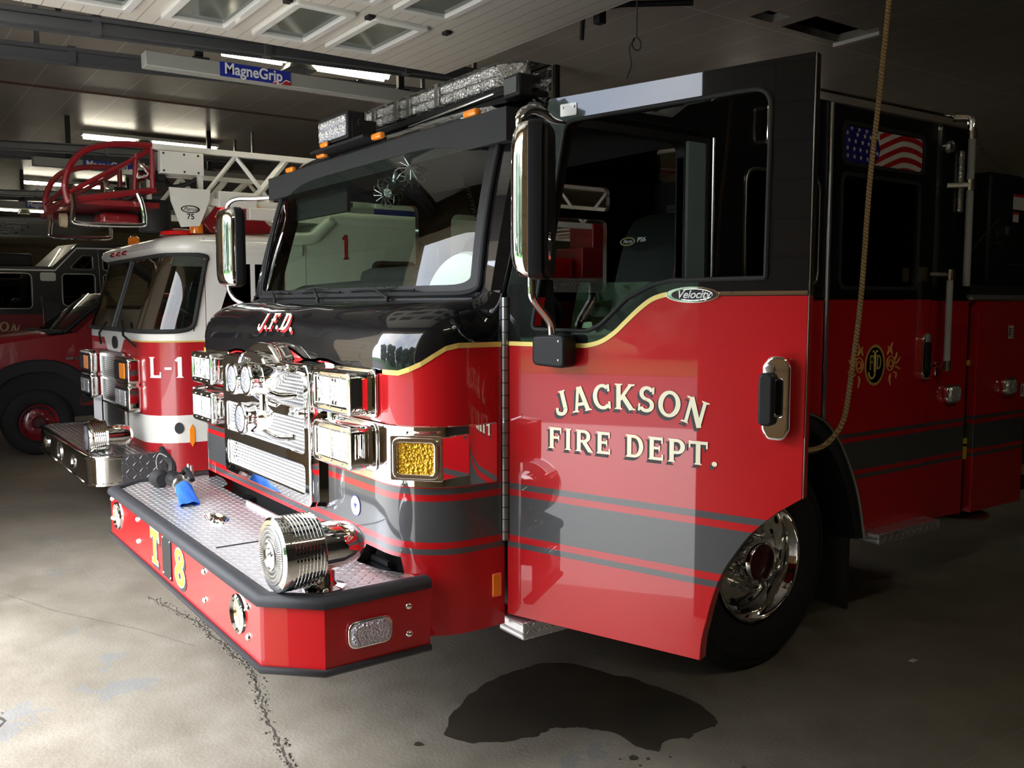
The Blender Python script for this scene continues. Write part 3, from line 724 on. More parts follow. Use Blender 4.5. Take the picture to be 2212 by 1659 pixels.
rr.append(brow_mid(lambda p: Vector((-TW-p[0], p[1], p[2])))); rr.append(brow_end(lambda p: Vector((-TW-p[0], p[1], p[2]))))
obj('roof_brow', loft(BM(), rr), 'black_paint', T, ang=50)
# ---- roof: low front roof, ramp, raised rear roof
bm = BM()
prof = [(-.40, 2.50), (.26, 2.52), (.55, 2.70), (2.60, 2.72)]
rr = [[(-.012, y, z-.055), (-.014, y, z-.02), (-.04, y, z), (-.3, y, z+.02), (-TW+.3, y, z+.02), (-TW+.04, y, z), (-TW+.014, y, z-.02), (-TW+.012, y, z-.055)] for y, z in prof]
obj('roof', loft(bm, rr), 'black_paint', T, ang=40)
# ---- side body, driver side: panel with wheel arch and the crew window
arch = [( .968-.60, .575), (.968-.585,.80), (.968-.50,1.02), (.968-.36,1.17), (.968-.18,1.245), (.968,1.265), (.968+.19,1.235), (1.286,1.178), (1.421,1.041), (1.548,.818), (1.62,.575)]
sp = smooth_path([(a, b, 0) for a, b in arch], 5); archp = [(p.x, p.y) for p in sp]
XS = XF(0)
up = [q for q in archp if q[0] >= .49]
y_at = [q for q in archp if q[0] <= 1.27 and q[0] >= .49]
panel1 = [(.49, 2.46), (.49, y_at[0][1])] + y_at + [(1.275, 1.185), (1.275, 2.69), (.56, 2.68), (.49, 2.64)]
wn = rrect(.705, 1.835, 1.215, 2.335, .07)
plate('side_panel', panel1, .04, XS, 'side_paint', T, holes=[wn], w0=-.04)
plate('side_panel', [(-.36, 2.44), (.49, 2.44), (.49, 2.66), (.26, 2.50), (-.36, 2.49)], .03, XS, 'black_paint', T, w0=-.04)
# below the door opening and in front of the wheel
plate('side_panel', [(HY+.02, .585), (.30, .585), (.30, .64), (HY+.02, .64)], .03, XS, 'striped_paint', T, w0=-.08)
def winframe(outl, parent, F, w=.012, matn='satin_chrome', pane='dark_glass', paneparent=None, d=0.):
    ins = [( p[0], p[1]) for p in outl]
    c = (sum(p[0] for p in outl)/len(outl), sum(p[1] for p in outl)/len(outl))
    out = [(p[0]+(w if p[0] > c[0] else -w), p[1]+(w if p[1] > c[1] else -w)) for p in outl]
    fr = plate('window_frame', out, .01, F, matn, parent, holes=[ins], w0=d-.002, bevel=.002)
    plate('window_pane', ins, .004, F, pane, fr, w0=d-.02, smooth=False); return fr
winframe(wn, T, XS, .008, 'satin_chrome')
# vertical hand rail beside the driver's opening, joined with the window edge trim
obj('opening_trim', mtube([(.006, .487, 1.66), (.006, .487, 2.44)], .006, 8), 'satin_chrome', T)
obj('pillar_pad', mbox(-.07, -.004, .335, .462, 1.0, 2.42), 'pillar_pad', T, bev=.015)
plate('opening_frame', roundpoly([(HY+.02, .64), (.49, .64), (.49, 2.47), (HY+.19, 2.47), (HY+.0, 1.80)], .02), .05, XF(-.05), 'black_plastic', T, holes=[roundpoly([(HY+.06, .70), (.335, .70), (.335, 2.41), (HY+.25, 2.41), (HY+.06, 1.80)], .06)], w0=-.01)
# chrome belt line
obj('belt_strip', mbox(0, .006, 1.27, 2.60, 1.768, 1.780), 'chrome', T, smooth=False)
obj('belt_strip', mbox(0, .006, .49, 1.27, 1.768, 1.780), 'chrome', T, smooth=False)
# rear cab door
D2 = [(1.30, 2.685), (1.30, 1.165)] + [q for q in archp if q[0] > 1.31] + [(1.66, .595), (2.197, .585), (2.197, 2.675)]
flagw = roundpoly([(1.385, 2.425), (2.07, 2.425), (2.07, 2.60), (1.385, 2.60)], .05)
loww = roundpoly([(1.385, 1.835), (2.045, 1.835), (2.045, 2.362), (1.385, 2.362)], .05)
rd = plate('rear_cab_door', D2, .036, XS, 'side_paint', T, holes=[flagw, loww], w0=-.030, bevel=.002)
f1 = winframe(flagw, rd, XS, .014, 'black_rubber', 'dark_glass', d=.006); winframe(loww, rd, XS, .014, 'black_rubber', 'side_glass', d=.006)
# slatted blind seen behind the lower window
bm = BM(); z = 1.85
while z < 2.34: box(bm, -.085, -.075, 1.385, 1.93, z, z+.022); z += .026
obj('window_blind', bm, 'interior_grey', rd, smooth=False)
obj('door_hinge', mtube([(.008, 1.287, 1.20), (.008, 1.287, 2.685)], .011, 8), 'satin_chrome', T)
obj('door_hinge', mtube([(.010, HY-.003, .90), (.010, HY-.003, 1.775)], .013, 10), 'steel', T)
# knuckle gaps on the front hinge
z = .93
while z < 1.76: obj('hinge_knuckle', mtube([(.010, HY-.003, z), (.010, HY-.003, z+.003)], .0135, 10), 'dark_metal', T); z += .045
# flag on the upper window
FW = XF(.0).copy(); fl = BM()
def fq(u, v): return FW @ Vector((1.392+u*.670, 2.428+v*.166, .0062))
def addp(pts, mi):
    vs = [fl.verts.new(fq(*p)) for p in pts]; fl.faces.new(vs).material_index = mi
addp([(0,0),(1,0),(1,1),(0,1)], 2)
for f in fl.faces:
    for v in f.verts: v.co.x -= .0004
def star(cx, cy, r):
    p = []
    for k in range(10): a = PI/2 + k*PI/5 - .08; q = r if k % 2 == 0 else r*.4; p.append((cx+q*.25*math.cos(a), cy+q*math.sin(a)))
    return p
blue = [(0,0),(.36,0),(.42,.25),(.44,.45),(.41,.72),(.33,1),(0,1)]
vs = [fl.verts.new(fq(*p) + Vector((.0004,0,0))) for p in blue]; fl.faces.new(vs).material_index = 0
for r_, (v0, us) in enumerate([(.14, (.04,.12,.20,.28,.355)), (.36, (.035,.115,.19,.27,.345,.40)), (.58, (.05,.13,.215,.29,.36)), (.78, (.03,.15,.24,.31)), (.93, (.08,.17,.26))]):
    for i, u in enumerate(us):
        vs = [fl.verts.new(fq(p[0], min(1, p[1])) + Vector((.0008,0,0))) for p in star(u, v0 - u*.12 + .03, .085)]; fl.faces.new(vs).material_index = 2
def wave(u, k): return k + .62*math.sin((u-.40)*2.6) - .55*max(0, u-.72)**1.2*2.2
for k in (-.62, -.30, .02, .34, .66, .98):
    for i in range(30):
        u0 = .36+.64*i/30; u1 = .36+.64*(i+1)/30; q = []
        for u, dz in ((u0, 0), (u1, 0), (u1, .16), (u0, .16)):
            v = min(1., max(0., wave(u, k)+dz-.28)); q.append((u, v))
        if abs(q[0][1]-q[3][1]) + abs(q[1][1]-q[2][1]) < .01: continue
        if u1 < .44 and .2 < q[0][1]: continue
        vs = [fl.verts.new(fq(*p) + Vector((.0002,0,0))) for p in q]; fl.faces.new(vs).material_index = 1
flat('flag_decal', fl, ['flag_blue', 'flag_red', 'flag_white'], rd, Vector((1,0,0)))
# gold scroll badge with black oval and monogram
bx = BM(); LX = lambda u, v, d=.008: Vector((d, 1.700+u, 1.443+v))
def poly(bm, pts, d, mi): bm.faces.new([bm.verts.new(LX(p[0], p[1], d)) for p in pts]).material_index = mi
poly(bx, ell(0, 0, .088, .104, 40), .0068, 0); poly(bx, ell(0, 0, .074, .090, 40), .0073, 1)
def gl(bm, ch, x, y, h, sx, d, mi):
    for i, p in enumerate(G[ch][1]):
        bm.faces.new([bm.verts.new(LX(x+a*h*sx, y+b*h, d + i*1.2e-5)) for a, b in p]).material_index = mi
gl(bx, 'F', -.052, -.022, .072, .75, .0078, 0); gl(bx, 'D', .008, -.022, .072, .75, .0078, 0)
for p in [bar(-.002, -.035, -.002, .075, .018), bar(-.024, .070, .020, .070, .01)] + ring(-.026, -.038, .026, .028, .013, .010, -190, 0): bx.faces.new([bx.verts.new(LX(a, b, .0084)) for a, b in p]).material_index = 2
bmf = flat('badge', bx, ['gold_leaf', 'black_paint', 'gold_pale'], rd, Vector((1,0,0)))
for s in (-1, 1):
    sc = BM()
    for cx, cy, r0, tn in ((.135, 0, .040, 1.9), (.135, .0, .022, 1.3)):
        tube(sc, [LX(s*(cx + r0*(1-.12*t)*math.cos(t*tn)), cy + r0*1.15*(1-.12*t)*math.sin(t*tn), .008) for t in [i*.25 for i in range(18)]], .0035, 6)
    for a, b, c in (((.105,.05),(.12,.075),(.108,.095)), ((.15,.05),(.135,.08),(.152,.115)), ((.14,-.05),(.13,-.075),(.142,-.11)), ((.175,0),(.20,.01),(.225,.035)), ((.175,-.01),(.20,-.02),(.23,-.03)), ((.17,.02),(.185,.04),(.19,.06)), ((.16,-.04),(.19,-.05),(.185,-.075))):
        tube(sc, smooth_path([LX(s*a[0], a[1], .008), LX(s*b[0], b[1], .008), LX(s*c[0], c[1], .008)], 4), [.002,.004,.005,.006,.005,.005,.004,.003,.001][:9], 6)
    poly(sc, [(s*.128, .07), (s*.152, .07), (s*.14, .05)], .008, 0)
    obj('scroll_work', sc, 'gold_leaf', rd)
# rear door handle, keyed latch
def handle(parent, F, u, v, name='door_handle'):
    h = plate(name, roundpoly([(u-.020,v-.115),(u+.020,v-.115),(u+.034,v-.09),(u+.034,v+.09),(u+.020,v+.115),(u-.014,v+.115),(u-.034,v+.09),(u-.034,v-.09)], .016), .030, F, 'chrome', parent, holes=[rrect(u-.008,v-.055,u+.024,v+.060,.014)], w0=.003, bevel=.008)
    plate('grip', rrect(u-.036,v-.072,u-.006,v+.066,.010), .026, F, 'black_plastic', h, w0=.030, bevel=.008)
    plate('handle_recess', rrect(u-.012,v-.060,u+.028,v+.066,.016), .004, F, 'dark_metal', h, w0=.002); return h
handle(rd, XS, 2.14, 1.475)
obj('door_latch', mbox(0, .02, 2.245, 2.262, 1.365, 1.44), 'chrome', T, bev=.004)
# rear post panel
plate('side_panel', [(2.212, .58), (2.60, .56), (2.60, 2.69), (2.212, 2.68)], .04, XS, 'side_paint', T, w0=-.04)
obj('door_gap', mbox(-.06, -.035, 2.18, 2.23, .6, 2.68), 'hole_dark', T, smooth=False)
# strip lamp, round camera, marker lamps
o = obj('strip_lamp', mbox(0, .02, 2.425, 2.465, 2.245, 2.575), 'clear_lens', T, bev=.008)
obj('camera_dome', mlathe([(0,.035),(.02,.03),(.028,.012)], (0, 2.33, 2.585), (1,0,0), 20), 'satin_chrome', T)
def sidelamp(y, z, w=.12, h=.09):
    b = plate('scene_lamp', rrect(y-w/2, z-h/2, y+w/2, z+h/2, .03), .03, XS, 'chrome', T, w0=0, bevel=.008)
    plate('lamp_lens', rrect(y-w/2+.012, z-h/2+.012, y+w/2-.012, z+h/2-.012, .022), .03, XS, 'clear_lens', b, w0=.012, bevel=.01)
sidelamp(2.43, 1.255)
# hand rails at the back of the cab
hr = obj('hand_rail', mtube([(.085, 2.40, 1.845), (.085, 2.40, 2.66)], .019, 14), 'rubber_rail', T)
obj('rail_bracket', mtube(smooth_path([(.085, 2.40, 2.62), (.085, 2.40, 2.70), (.07, 2.40, 2.735), (.0, 2.36, 2.745)], 4), .024, 12), 'chrome', hr)
bm = BM(); tube(bm, [(.085, 2.40, 2.352), (.085, 2.40, 2.408)], .028, 14); tube(bm, [(.085, 2.385, 2.38), (0, 2.32, 2.38)], .016, 10); obj('rail_bracket', bm, 'chrome', hr)
hr = obj('hand_rail', mtube([(.085, 2.235, 1.445), (.085, 2.235, 1.88)], .017, 14), 'rubber_rail', T)
bm = BM(); tube(bm, [(.085, 2.235, 1.875), (.085, 2.235, 1.93)], .024, 14); tube(bm, [(.085, 2.235, 1.905), (.03, 2.10, 1.905)], .010, 10); lathe(bm, [(0,.03),(.02,.03)], (.0, 2.09, 1.905), (1,0,0), 16); box(bm, 0, .06, 2.06, 2.085, 1.865, 1.94); obj('rail_bracket', bm, 'chrome', hr)
bm = BM(); tube(bm, [(.085, 2.235, 1.395), (.085, 2.235, 1.45)], .023, 14); tube(bm, [(.085, 2.235, 1.42), (.0, 2.235, 1.42)], .010, 8); obj('rail_bracket', bm, 'chrome', hr)
obj('roof_rail', mtube([(.012, .56, 2.715), (.012, 1.02, 2.730), (.012, 2.40, 2.742)], .009, 8), 'chrome', T)
# chain swinging from the rail top
bm = BM()
for i in range(22):
    t = i/21; y = 2.44+t*.9; z = 2.66 - .55*t + .42*t*t; 
    c = Vector((.05, y, z)); 
    P = [c + Vector((.006*math.cos(a) if i % 2 else 0, .026*math.sin(a), .006*math.cos(a) if not i % 2 else 0)) for a in [k*PI/4 for k in range(8)]]
    tube(bm, P, .003, 5, closed=True)
obj('chain', bm, 'steel', T)
# fender liner and trim round the wheel
bm = BM(); rr = []
for p in archp: rr.append([(.028, p[0], p[1]), (.034, p[0]+(p[0]-.968)*-.035, p[1]-.006*0), (-.0, p[0]*.9+.968*.1, .1*.55+.9*p[1]), (-.34, p[0]*.9+.968*.1, .1*.55+.9*p[1])])
obj('wheel_arch_liner', loft(bm, rr), 'black_plastic', T)
obj('fender_trim', mtube([(.030, p[0], p[1]) for p in archp], .008, 8), 'chrome', T)
rr = [[(.002, p[0], p[1]), (.028, p[0], p[1]), (.020, .968+(p[0]-.968)*.90, .55+(p[1]-.55)*.90)] for p in archp]
obj('fender_flare', loft(BM(), rr), 'black_rubber', T)
plate('mud_flap', [(1.52, .22), (1.66, .24), (1.66, .62), (1.54, .62)], .012, frame((-.36,0,0),(0,1,0),(0,0,1)), 'black_rubber', T)
obj('mud_guard', mbox(-.34, -.02, 1.56, 1.575, .20, .62), 'black_rubber', T)
# steps
def step(y0, y1, z0, z1, x0=-.02, x1=.10):
    obj('step', mbox(x0, x1, y0, y1, z0, z1), 'tread_side', T, bev=.006)
step(1.64, 2.21, .545, .600); step(HY+.01, -.20, .545, .612, -.05, .10)
# inner frame, dark underbody
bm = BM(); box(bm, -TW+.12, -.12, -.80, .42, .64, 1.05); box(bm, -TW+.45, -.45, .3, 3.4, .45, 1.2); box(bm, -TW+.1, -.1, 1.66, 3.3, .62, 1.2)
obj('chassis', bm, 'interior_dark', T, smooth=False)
bm = BM(); box(bm, -1.9, -.6, -1.35, -.86, .60, .70); box(bm, -2.05, -1.95, -1.30, -.5, .58, .74); box(bm, -.52, -.42, -1.3, -.5, .58, .74)
for i in range(5): box(bm, -.93, -.30, -.90+i*.0, -.885, .66+i*.03, .678+i*.03)
obj('frame_rail', bm, 'dark_metal', T, smooth=False)
obj('rubber_boot', mlathe([(0,.05),(.02,.07),(.08,.075),(.12,.06)], (-.50, -.99, .83), (0,1,0), 20), 'black_rubber', T)

# ---- body behind the cab
b2 = plate('compartment_door', [(2.715, .552), (3.30, .548), (3.30, 1.765), (2.715, 1.765)], .05, XF(.0), 'striped_paint', T, w0=-.05, bevel=.004)
obj('body_gap', mbox(-.12, -.05, 2.6, 2.72, .56, 1.76), 'hole_dark', T, smooth=False)
obj('yellow_tag', mbox(-.045, -.03, 2.66, 2.70, .86, .93), 'yellow_plastic', T); obj('yellow_tag', mbox(-.045, -.03, 2.66, 2.70, 1.40, 1.43), 'yellow_plastic', T); obj('yellow_tag', mbox(-.045, -.03, 2.66, 2.70, .95, .98), 'yellow_plastic', T)
sidelamp(3.06, 1.262)
for (y, z) in ((3.09, 1.59), (3.275, 1.235)):
    d = plate('warning_label', rectpl(y-.03, z-.045, y+.03, z+.045), .001, XS, 'decal_white', b2, w0=.001, smooth=False)
    plate('label_header', rectpl(y-.03, z+.032, y+.03, z+.045), .001, XS, 'decal_red', d, w0=.0022, smooth=False)
    bm = BM(); 
    for k in range(4): box(bm, .0021, .0026, y+.0, y+.024, z-.035+k*.015, z-.030+k*.015)
    box(bm, .0021, .0026, y-.022, y-.008, z-.03, z+.02); obj('label_print', bm, 'dark_metal', d, smooth=False)
obj('tread_ledge', mbox(-.5, .02, 2.605, 3.9, 1.775, 1.80), 'tread_side', T)
bm = BM(); box(bm, -TW+.1, -.25, 2.62, 5.0, 1.8, 2.46); box(bm, -.45, -.05, 2.62, 3.9, 1.80, 1.86); obj('pump_house', bm, 'interior_dark', T, smooth=False)
bm = BM(); box(bm, -.24, -.08, 2.95, 5.0, 1.86, 2.52); obj('equipment_box', bm, 'black_plastic', T, bev=.02)
for y, z, w, h in ((3.28, 2.36, .14, .09), (3.25, 2.27, .07, .06)):
    d = plate('warning_label', rectpl(y-w/2, z-h/2, y+w/2, z+h/2), .001, XF(-.08), 'decal_white', T, w0=.001, smooth=False); plate('label_header', rectpl(y-w/2, z+h/2-.015, y+w/2, z+h/2), .001, XF(-.08), 'decal_red', d, w0=.0022, smooth=False)
bm = BM(); tube(bm, [(-.07, 2.72, 2.05), (-.07, 3.05, 2.26)], .004, 6); box(bm, -.075, -.06, 2.98, 3.02, 2.13, 2.19); box(bm, -.075, -.065, 2.99, 3.06, 2.10, 2.115); box(bm, -.075, -.06, 3.12, 3.15, 2.16, 2.21); box(bm, -.075, -.06, 3.20, 3.32, 1.98, 1.99)
obj('tie_strap', bm, 'satin_chrome', T, smooth=False)
bm = BM(); box(bm, -.6, -.02, 3.33, 5.5, .6, 1.76); obj('body_side', bm, 'interior_dark', T, smooth=False)
for z in (.70, 1.03, 1.30): obj('shelf_edge', mbox(-.02, .0, 3.34, 3.9, z, z+.06), 'yellow_grey', T)
bm = BM(); lathe(bm, [(0,.17),(.018,.18),(.022,.05)], (-.12, 2.78, .50), (0,0,1), 32); tube(bm, [(-.12, 2.78, .5), (-.12, 2.78, .62)], .05, 16); obj('jack_foot', bm, 'steel', T)

# ---- front wheel
wc = Vector((-.09, .968, .53))
def wheel(parent, c, R=.53, width=.30, rim='chrome', tyre='tyre_rubber', s=1., hub='hub_red', nl=10):
    k = s; ax = (1, 0, 0)
    prof = [(-width, .31*k), (-width-.0, .42*k), (-width+.02, R*.94), (-width+.05, R), (-.05, R), (-.02, R*.965), (.0, R*.90), (.012, R*.80), (.008, .66*R), (-.004, .60*R), (-.02, .552*R)]
    t = obj('tyre', mlathe(prof, c, ax, 64, cap=False), tyre, parent)
    bm = BM()
    for r0 in (.72, .86): 
        tube(bm, [c + Vector((.012, R*r0*math.cos(a), R*r0*math.sin(a))) for a in [q*2*PI/48 for q in range(48)]], .0025, 6, closed=True)
    obj('sidewall_ridge', bm, tyre, t)
    f = R/.53
    w = obj('rim', mlathe([(.000,.292*f),(.006,.288*f),(.004,.280*f),(-.02,.272*f),(-.03,.262*f),(-.06,.256*f),(-.085,.250*f),(-.095,.236*f),(-.088,.215*f),(-.078,.18*f),(-.076,.118*f),(-.076,.0)], c, ax, 64, cap=False), rim, parent)
    bm = BM(); lathe(bm, [(-.076,.112*f),(-.03,.108*f),(.012,.100*f),(.018,.094*f),(.012,.088*f),(-.03,.084*f)], c, ax, 40, cap=False); obj('hub_ring', bm, rim, w)
    bm = BM(); lathe(bm, [(-.03,.086*f),(-.028,.064*f),(-.01,.060*f),(-.01,.035*f),(-.02,.03*f),(-.02,0)], c, ax, 32, cap=False); obj('hub_cap', bm, hub, w)
    for q in range(nl):
        a = 2*PI*(q+.3)/nl; p = c + Vector((-.078, .142*f*math.cos(a), .142*f*math.sin(a)))
        obj('wheel_nut', mlathe([(0,.021*f),(.012,.021*f),(.013,.016*f),(.035,.0155*f),(.045,.016*f),(.052,.013*f),(.060,.014*f),(.070,.011*f),(.076,.0)], p, ax, 12), 'satin_chrome' if rim == 'chrome' else rim, w)
    bm = BM()
    for q in range(nl):
        a = 2*PI*(q+.8)/nl; p = c + Vector((-.0845, .205*f*math.cos(a), .205*f*math.sin(a))); lathe(bm, [(-.01,.018*f),(.0,.018*f),(.0005,0)], p, ax, 16, cap=False)
    obj('hand_hole', bm, 'hole_dark', w)
    return w
wh = obj('wheel', mlathe([(-.30,.25),(-.12,.25),(-.12,.1)], wc, (1,0,0), 32), 'dark_metal', T)
wheel(wh, wc)

# ---- letters J.F.D. on the nose
def hood_at(x, v):          # x across, v 0..1 up the nose
    best = min(range(NN), key=lambda i: abs(lo[i].x - x) + (10 if lo[i].y > -.94 else 0)); i0 = best if lo[best].x >= x else best-1
    i1 = i0+1; f = (lo[i0].x - x)/max(1e-6, lo[i0].x-lo[i1].x); f = min(1, max(0, f))
    return hood_p(i0, v).lerp(hood_p(i1, v), f)
def on_hood(bm, s, x0, h, lean, d, mi, dx=0, dv=0):
    x = x0
    for ch in s:
        w, ps = G[ch]
        for i, p in enumerate(ps):
            vs = []
            for a, b in p:
                q = hood_at(x + a*h + dx, .13 + b*.30 + dv); vs.append(bm.verts.new(q + Vector((0, -.80, .60))*(d + i*2e-5)))
            bm.faces.new(vs).material_index = mi
        x += (w+.03)*h
bm = BM(); hh = .125; 
on_hood(bm, 'J.F.D.', -1.228-.225, hh, 0, .006, 0, .010, -.025); on_hood(bm, 'J.F.D.', -1.228-.225, hh, 0, .010, 1)
flat('hood_lettering', bm, ['red_letter', 'cream_letter'], hood, Vector((0, -.8, .6)))

# ---- chrome band round the corners with the amber turn signals
def band_loft(pts, z0, z1, d):
    rr = []
    for x, y in pts:
        xo, yo = offs(x, y, d); xi, yi = offs(x, y, .001)
        rr.append([(xi, yi, z0-.004), (xo, yo, z0), (xo, yo, (z0+z1)/2), (xo, yo, z1), (xi, yi, z1+.004)])
    return loft(BM(), rr)
cor = [p for p in PL[1:24]]
for s in (1, -1):
    pts = [(x, y) if s > 0 else (-TW-x, y) for x, y in cor if x > -.72]
    cb = obj('corner_band', band_loft(pts, 1.118, 1.327, .007), 'chrome', T)
    o0, o1 = Vector((-.100, -.985, 0)), Vector((.040, -.865, 0))
    if s < 0: o0, o1 = Vector((-TW-.040, -.865, 0)), Vector((-TW+.100, -.985, 0))
    U = (o1-o0).normalized(); F = frame((o0.x, o0.y, 0), U, (0, 0, 1)); L = (o1-o0).length
    ts = plate('turn_signal', rrect(0, 1.152, L, 1.303, .006), .012, F, 'chrome', T, holes=[rrect(.020, 1.166, L-.020, 1.289, .020)], w0=-.004, bevel=.003)
    plate('signal_frame', rrect(.012, 1.160, L-.012, 1.295, .024), .010, F, 'chrome', ts, holes=[rrect(.022, 1.170, L-.022, 1.285, .018)], w0=.006, bevel=.004)
    plate('signal_lens', rrect(.021, 1.169, L-.021, 1.286, .018), .012, F, 'amber_reflector', ts, w0=-.004, bevel=.003)
    tail = Vector((.004, -.74, 0)) if s > 0 else Vector((-TW-.004, -.74, 0)); fr = o1 if s > 0 else o0; fi = o0 if s > 0 else o1
    bm = BM(); 
    loft(bm, [[(fi.x, fi.y+.02, z), (fr.x, fr.y, z), (tail.x+(.012 if s > 0 else -.012), tail.y, z), (tail.x-.04*s, tail.y, z)] for z in (1.154, 1.301)], closed=True)
    bm.faces.new([v for v in bm.verts if abs(v.co.z-1.301) < 1e-4]); bm.faces.new([v for v in bm.verts if abs(v.co.z-1.154) < 1e-4])
    obj('signal_box', bm, 'chrome', ts, bev=.004)
# side marker and round seal
mk = plate('side_marker', rrect(-.642, .695, -.600, .783, .004), .008, XS, 'chrome', T, w0=0); plate('marker_lens', rrect(-.637, .700, -.605, .778, .003), .006, XS, 'amber_glow', mk, w0=.006)
F = YF(-.9515)
sl = plate('round_seal', ell(-.454, .990, .040, .040, 36), .001, F, 'blue_sign', T, smooth=False); plate('seal_field', ell(-.454, .990, .037, .037, 36), .0006, F, 'decal_white', sl, w0=.001, smooth=False)
bm = BM()
for k in range(20): a = k*PI/10; p0 = (-.454+.031*math.cos(a), .990+.031*math.sin(a)); bm.faces.new([bm.verts.new(F @ Vector((q[0], q[1], .0019))) for q in ell(p0[0], p0[1], .002, .002, 6)])
bm.faces.new([bm.verts.new(F @ Vector((-.454+p[0]*.010, .990+p[1]*.016, .0019))) for p in ((0,-1),(.6,-.2),(1.7,.7),(.5,.4),(0,1),(-.5,.4),(-1.7,.7),(-.6,-.2))]); flat('seal_print', bm, 'blue_sign', sl, Vector((0,-1,0)))

# ---- grille
def gtop(x):
    xc = abs(x+TW/2); return 1.505 + .072*math.exp(-(xc/.17)**4)
outline = [(-.716, .948)] + [(-.716-1.024*k/30, None) for k in range(31)] + [(-1.740, .948)]
pts = [(-.716, .96), (-.728, .948)][::-1]
go = [(-1.740+.02, .948), (-.716-.02, .948), (-.716, .968), (-.716, 1.475)] + [(-.735-.986*k/28, gtop(-.735-.986*k/28)) for k in range(29)] + [(-1.740, 1.475), (-1.740, .968)]
def gh(z0, z1, arc=False):
    if not arc: return rrect(-1.700, z0, -.756, z1, .03)
    top = [(-.79-.876*k/20, z1 - .075*math.exp(-(((-.79-.876*k/20)+TW/2)/.19)**4)) for k in range(21)]
    return [(-1.70, z0+.01), (-1.69, z0), (-.766, z0), (-.756, z0+.01), (-.756, z1-.03)] + top + [(-1.70, z1-.03)]
gp = plate('grille', go, .045, YF(-1.02), 'chrome', T, holes=[gh(.985, 1.108), gh(1.146, 1.294), gh(1.333, 1.475, True)], w0=-.040, bevel=.008)
rr = []
for p in go + [go[0]]:
    cx, cz = -1.228, 1.22; sx = 1 if p[0] > cx else -1; ox = p[0] + .018*sx*(1 if abs(abs(p[0]-cx)-.512) < .03 else 0)
    rr.append([(p[0], -1.012, p[1]), (p[0]+.004*sx*(1 if abs(abs(p[0]-cx)-.512) < .03 else 0), -1.0, p[1]+(.006 if p[1] > 1.4 else -.004)), (ox, -.945, p[1]+(.018 if p[1] > 1.4 else -.012))])
obj('grille_skirt', loft(BM(), rr), 'chrome', gp)
obj('grille_mesh', mbox(-1.71, -.746, -.985, -.975, .97, 1.50), 'perforated', gp, smooth=False)
b_ = obj('grille_badge', mlathe([(-.02,1.0*.17),(.03,.172),(.045,.166),(.050,.155),(.044,.150),(.044,0)], (-1.20, -1.03, 1.492), (0,-1,0), 48, sc=(1, 1)), 'chrome', gp)
for v in b_.data.vertices: v.co.z = 1.492 + (v.co.z-1.492)*.36
text('badge_lettering', 'Pierce', .085, frame((-1.20, -1.075, 1.487), (1, 0, .0), (0, 0, 1)), 'satin_chrome', gp, th=.006, bold=.002, shear=.4, sx=1.25)
# ---- headlamp pairs
def headlamp(x0, x1, z0, z1, led):
    yb, yf = -.952, -1.050
    h = plate('headlight', rrect(x0-.018, z0-.016, x1+.035 if x1 > -1 else x1+.018, z1+.016, .035), .012, YF(yb), 'chrome', T, w0=0, bevel=.004) if x1 > -1 else plate('headlight', rrect(x0-.035, z0-.016, x1+.018, z1+.016, .035), .012, YF(yb), 'chrome', T, w0=0, bevel=.004)
    plate('headlight_housing', rrect(x0, z0, x1, z1, .022), .10, YF(yb), 'chrome', h, holes=[rrect(x0+.012, z0+.012, x1-.012, z1-.012, .012)], w0=0., bevel=.010)
    plate('lamp_back', rrect(x0+.010, z0+.010, x1-.010, z1-.010, .01), .06, YF(yb), 'satin_chrome', h, w0=0.)
    xm = (x0+x1)/2
    for a, b in ((x0+.016, xm-.004), (xm+.004, x1-.016)):
        if led:
            bm = BM(); lathe(bm, [(0,.056),(.012,.060),(.020,.054),(.024,.0)], ((a+b)/2, yf+.030, (z0+z1)/2), (0,-1,0), 28); obj('lamp_lens', bm, 'clear_lens', h)
            plate('lamp_reflector', rrect(a, z0+.015, b, z1-.015, .01), .01, YF(yb), 'white_plain', h, w0=.060)
            bm = BM()
            for dz in (-.044, .044): lathe(bm, [(0,.012),(.006,.010),(.008,0)], (a+.012, yf+.02, (z0+z1)/2+dz), (0,-1,0), 12)
            obj('reflector_stud', bm, 'chrome', h)
        else:
            plate('lamp_lens', rrect(a, z0+.015, b, z1-.015, .012), .03, YF(yb), 'clear_lens', h, w0=.062, bevel=.01)
    bm = BM()
    for x in (x0+.06, xm, x1-.06):
        for z in (z0+.009, z1-.009): lathe(bm, [(0,.004),(.004,.003),(.005,0)], (x, yf-.002, z), (0,-1,0), 8)
    box(bm, xm-.003, xm+.003, yf-.002, yf+.01, z0+.012, z1-.012); obj('lamp_screw', bm, 'chrome', h)
for z0, z1, led in ((1.362, 1.500, True), (1.165, 1.305, False)):
    headlamp(-.605, -.290, z0, z1, led); headlamp(-2.166, -1.851, z0, z1, led)
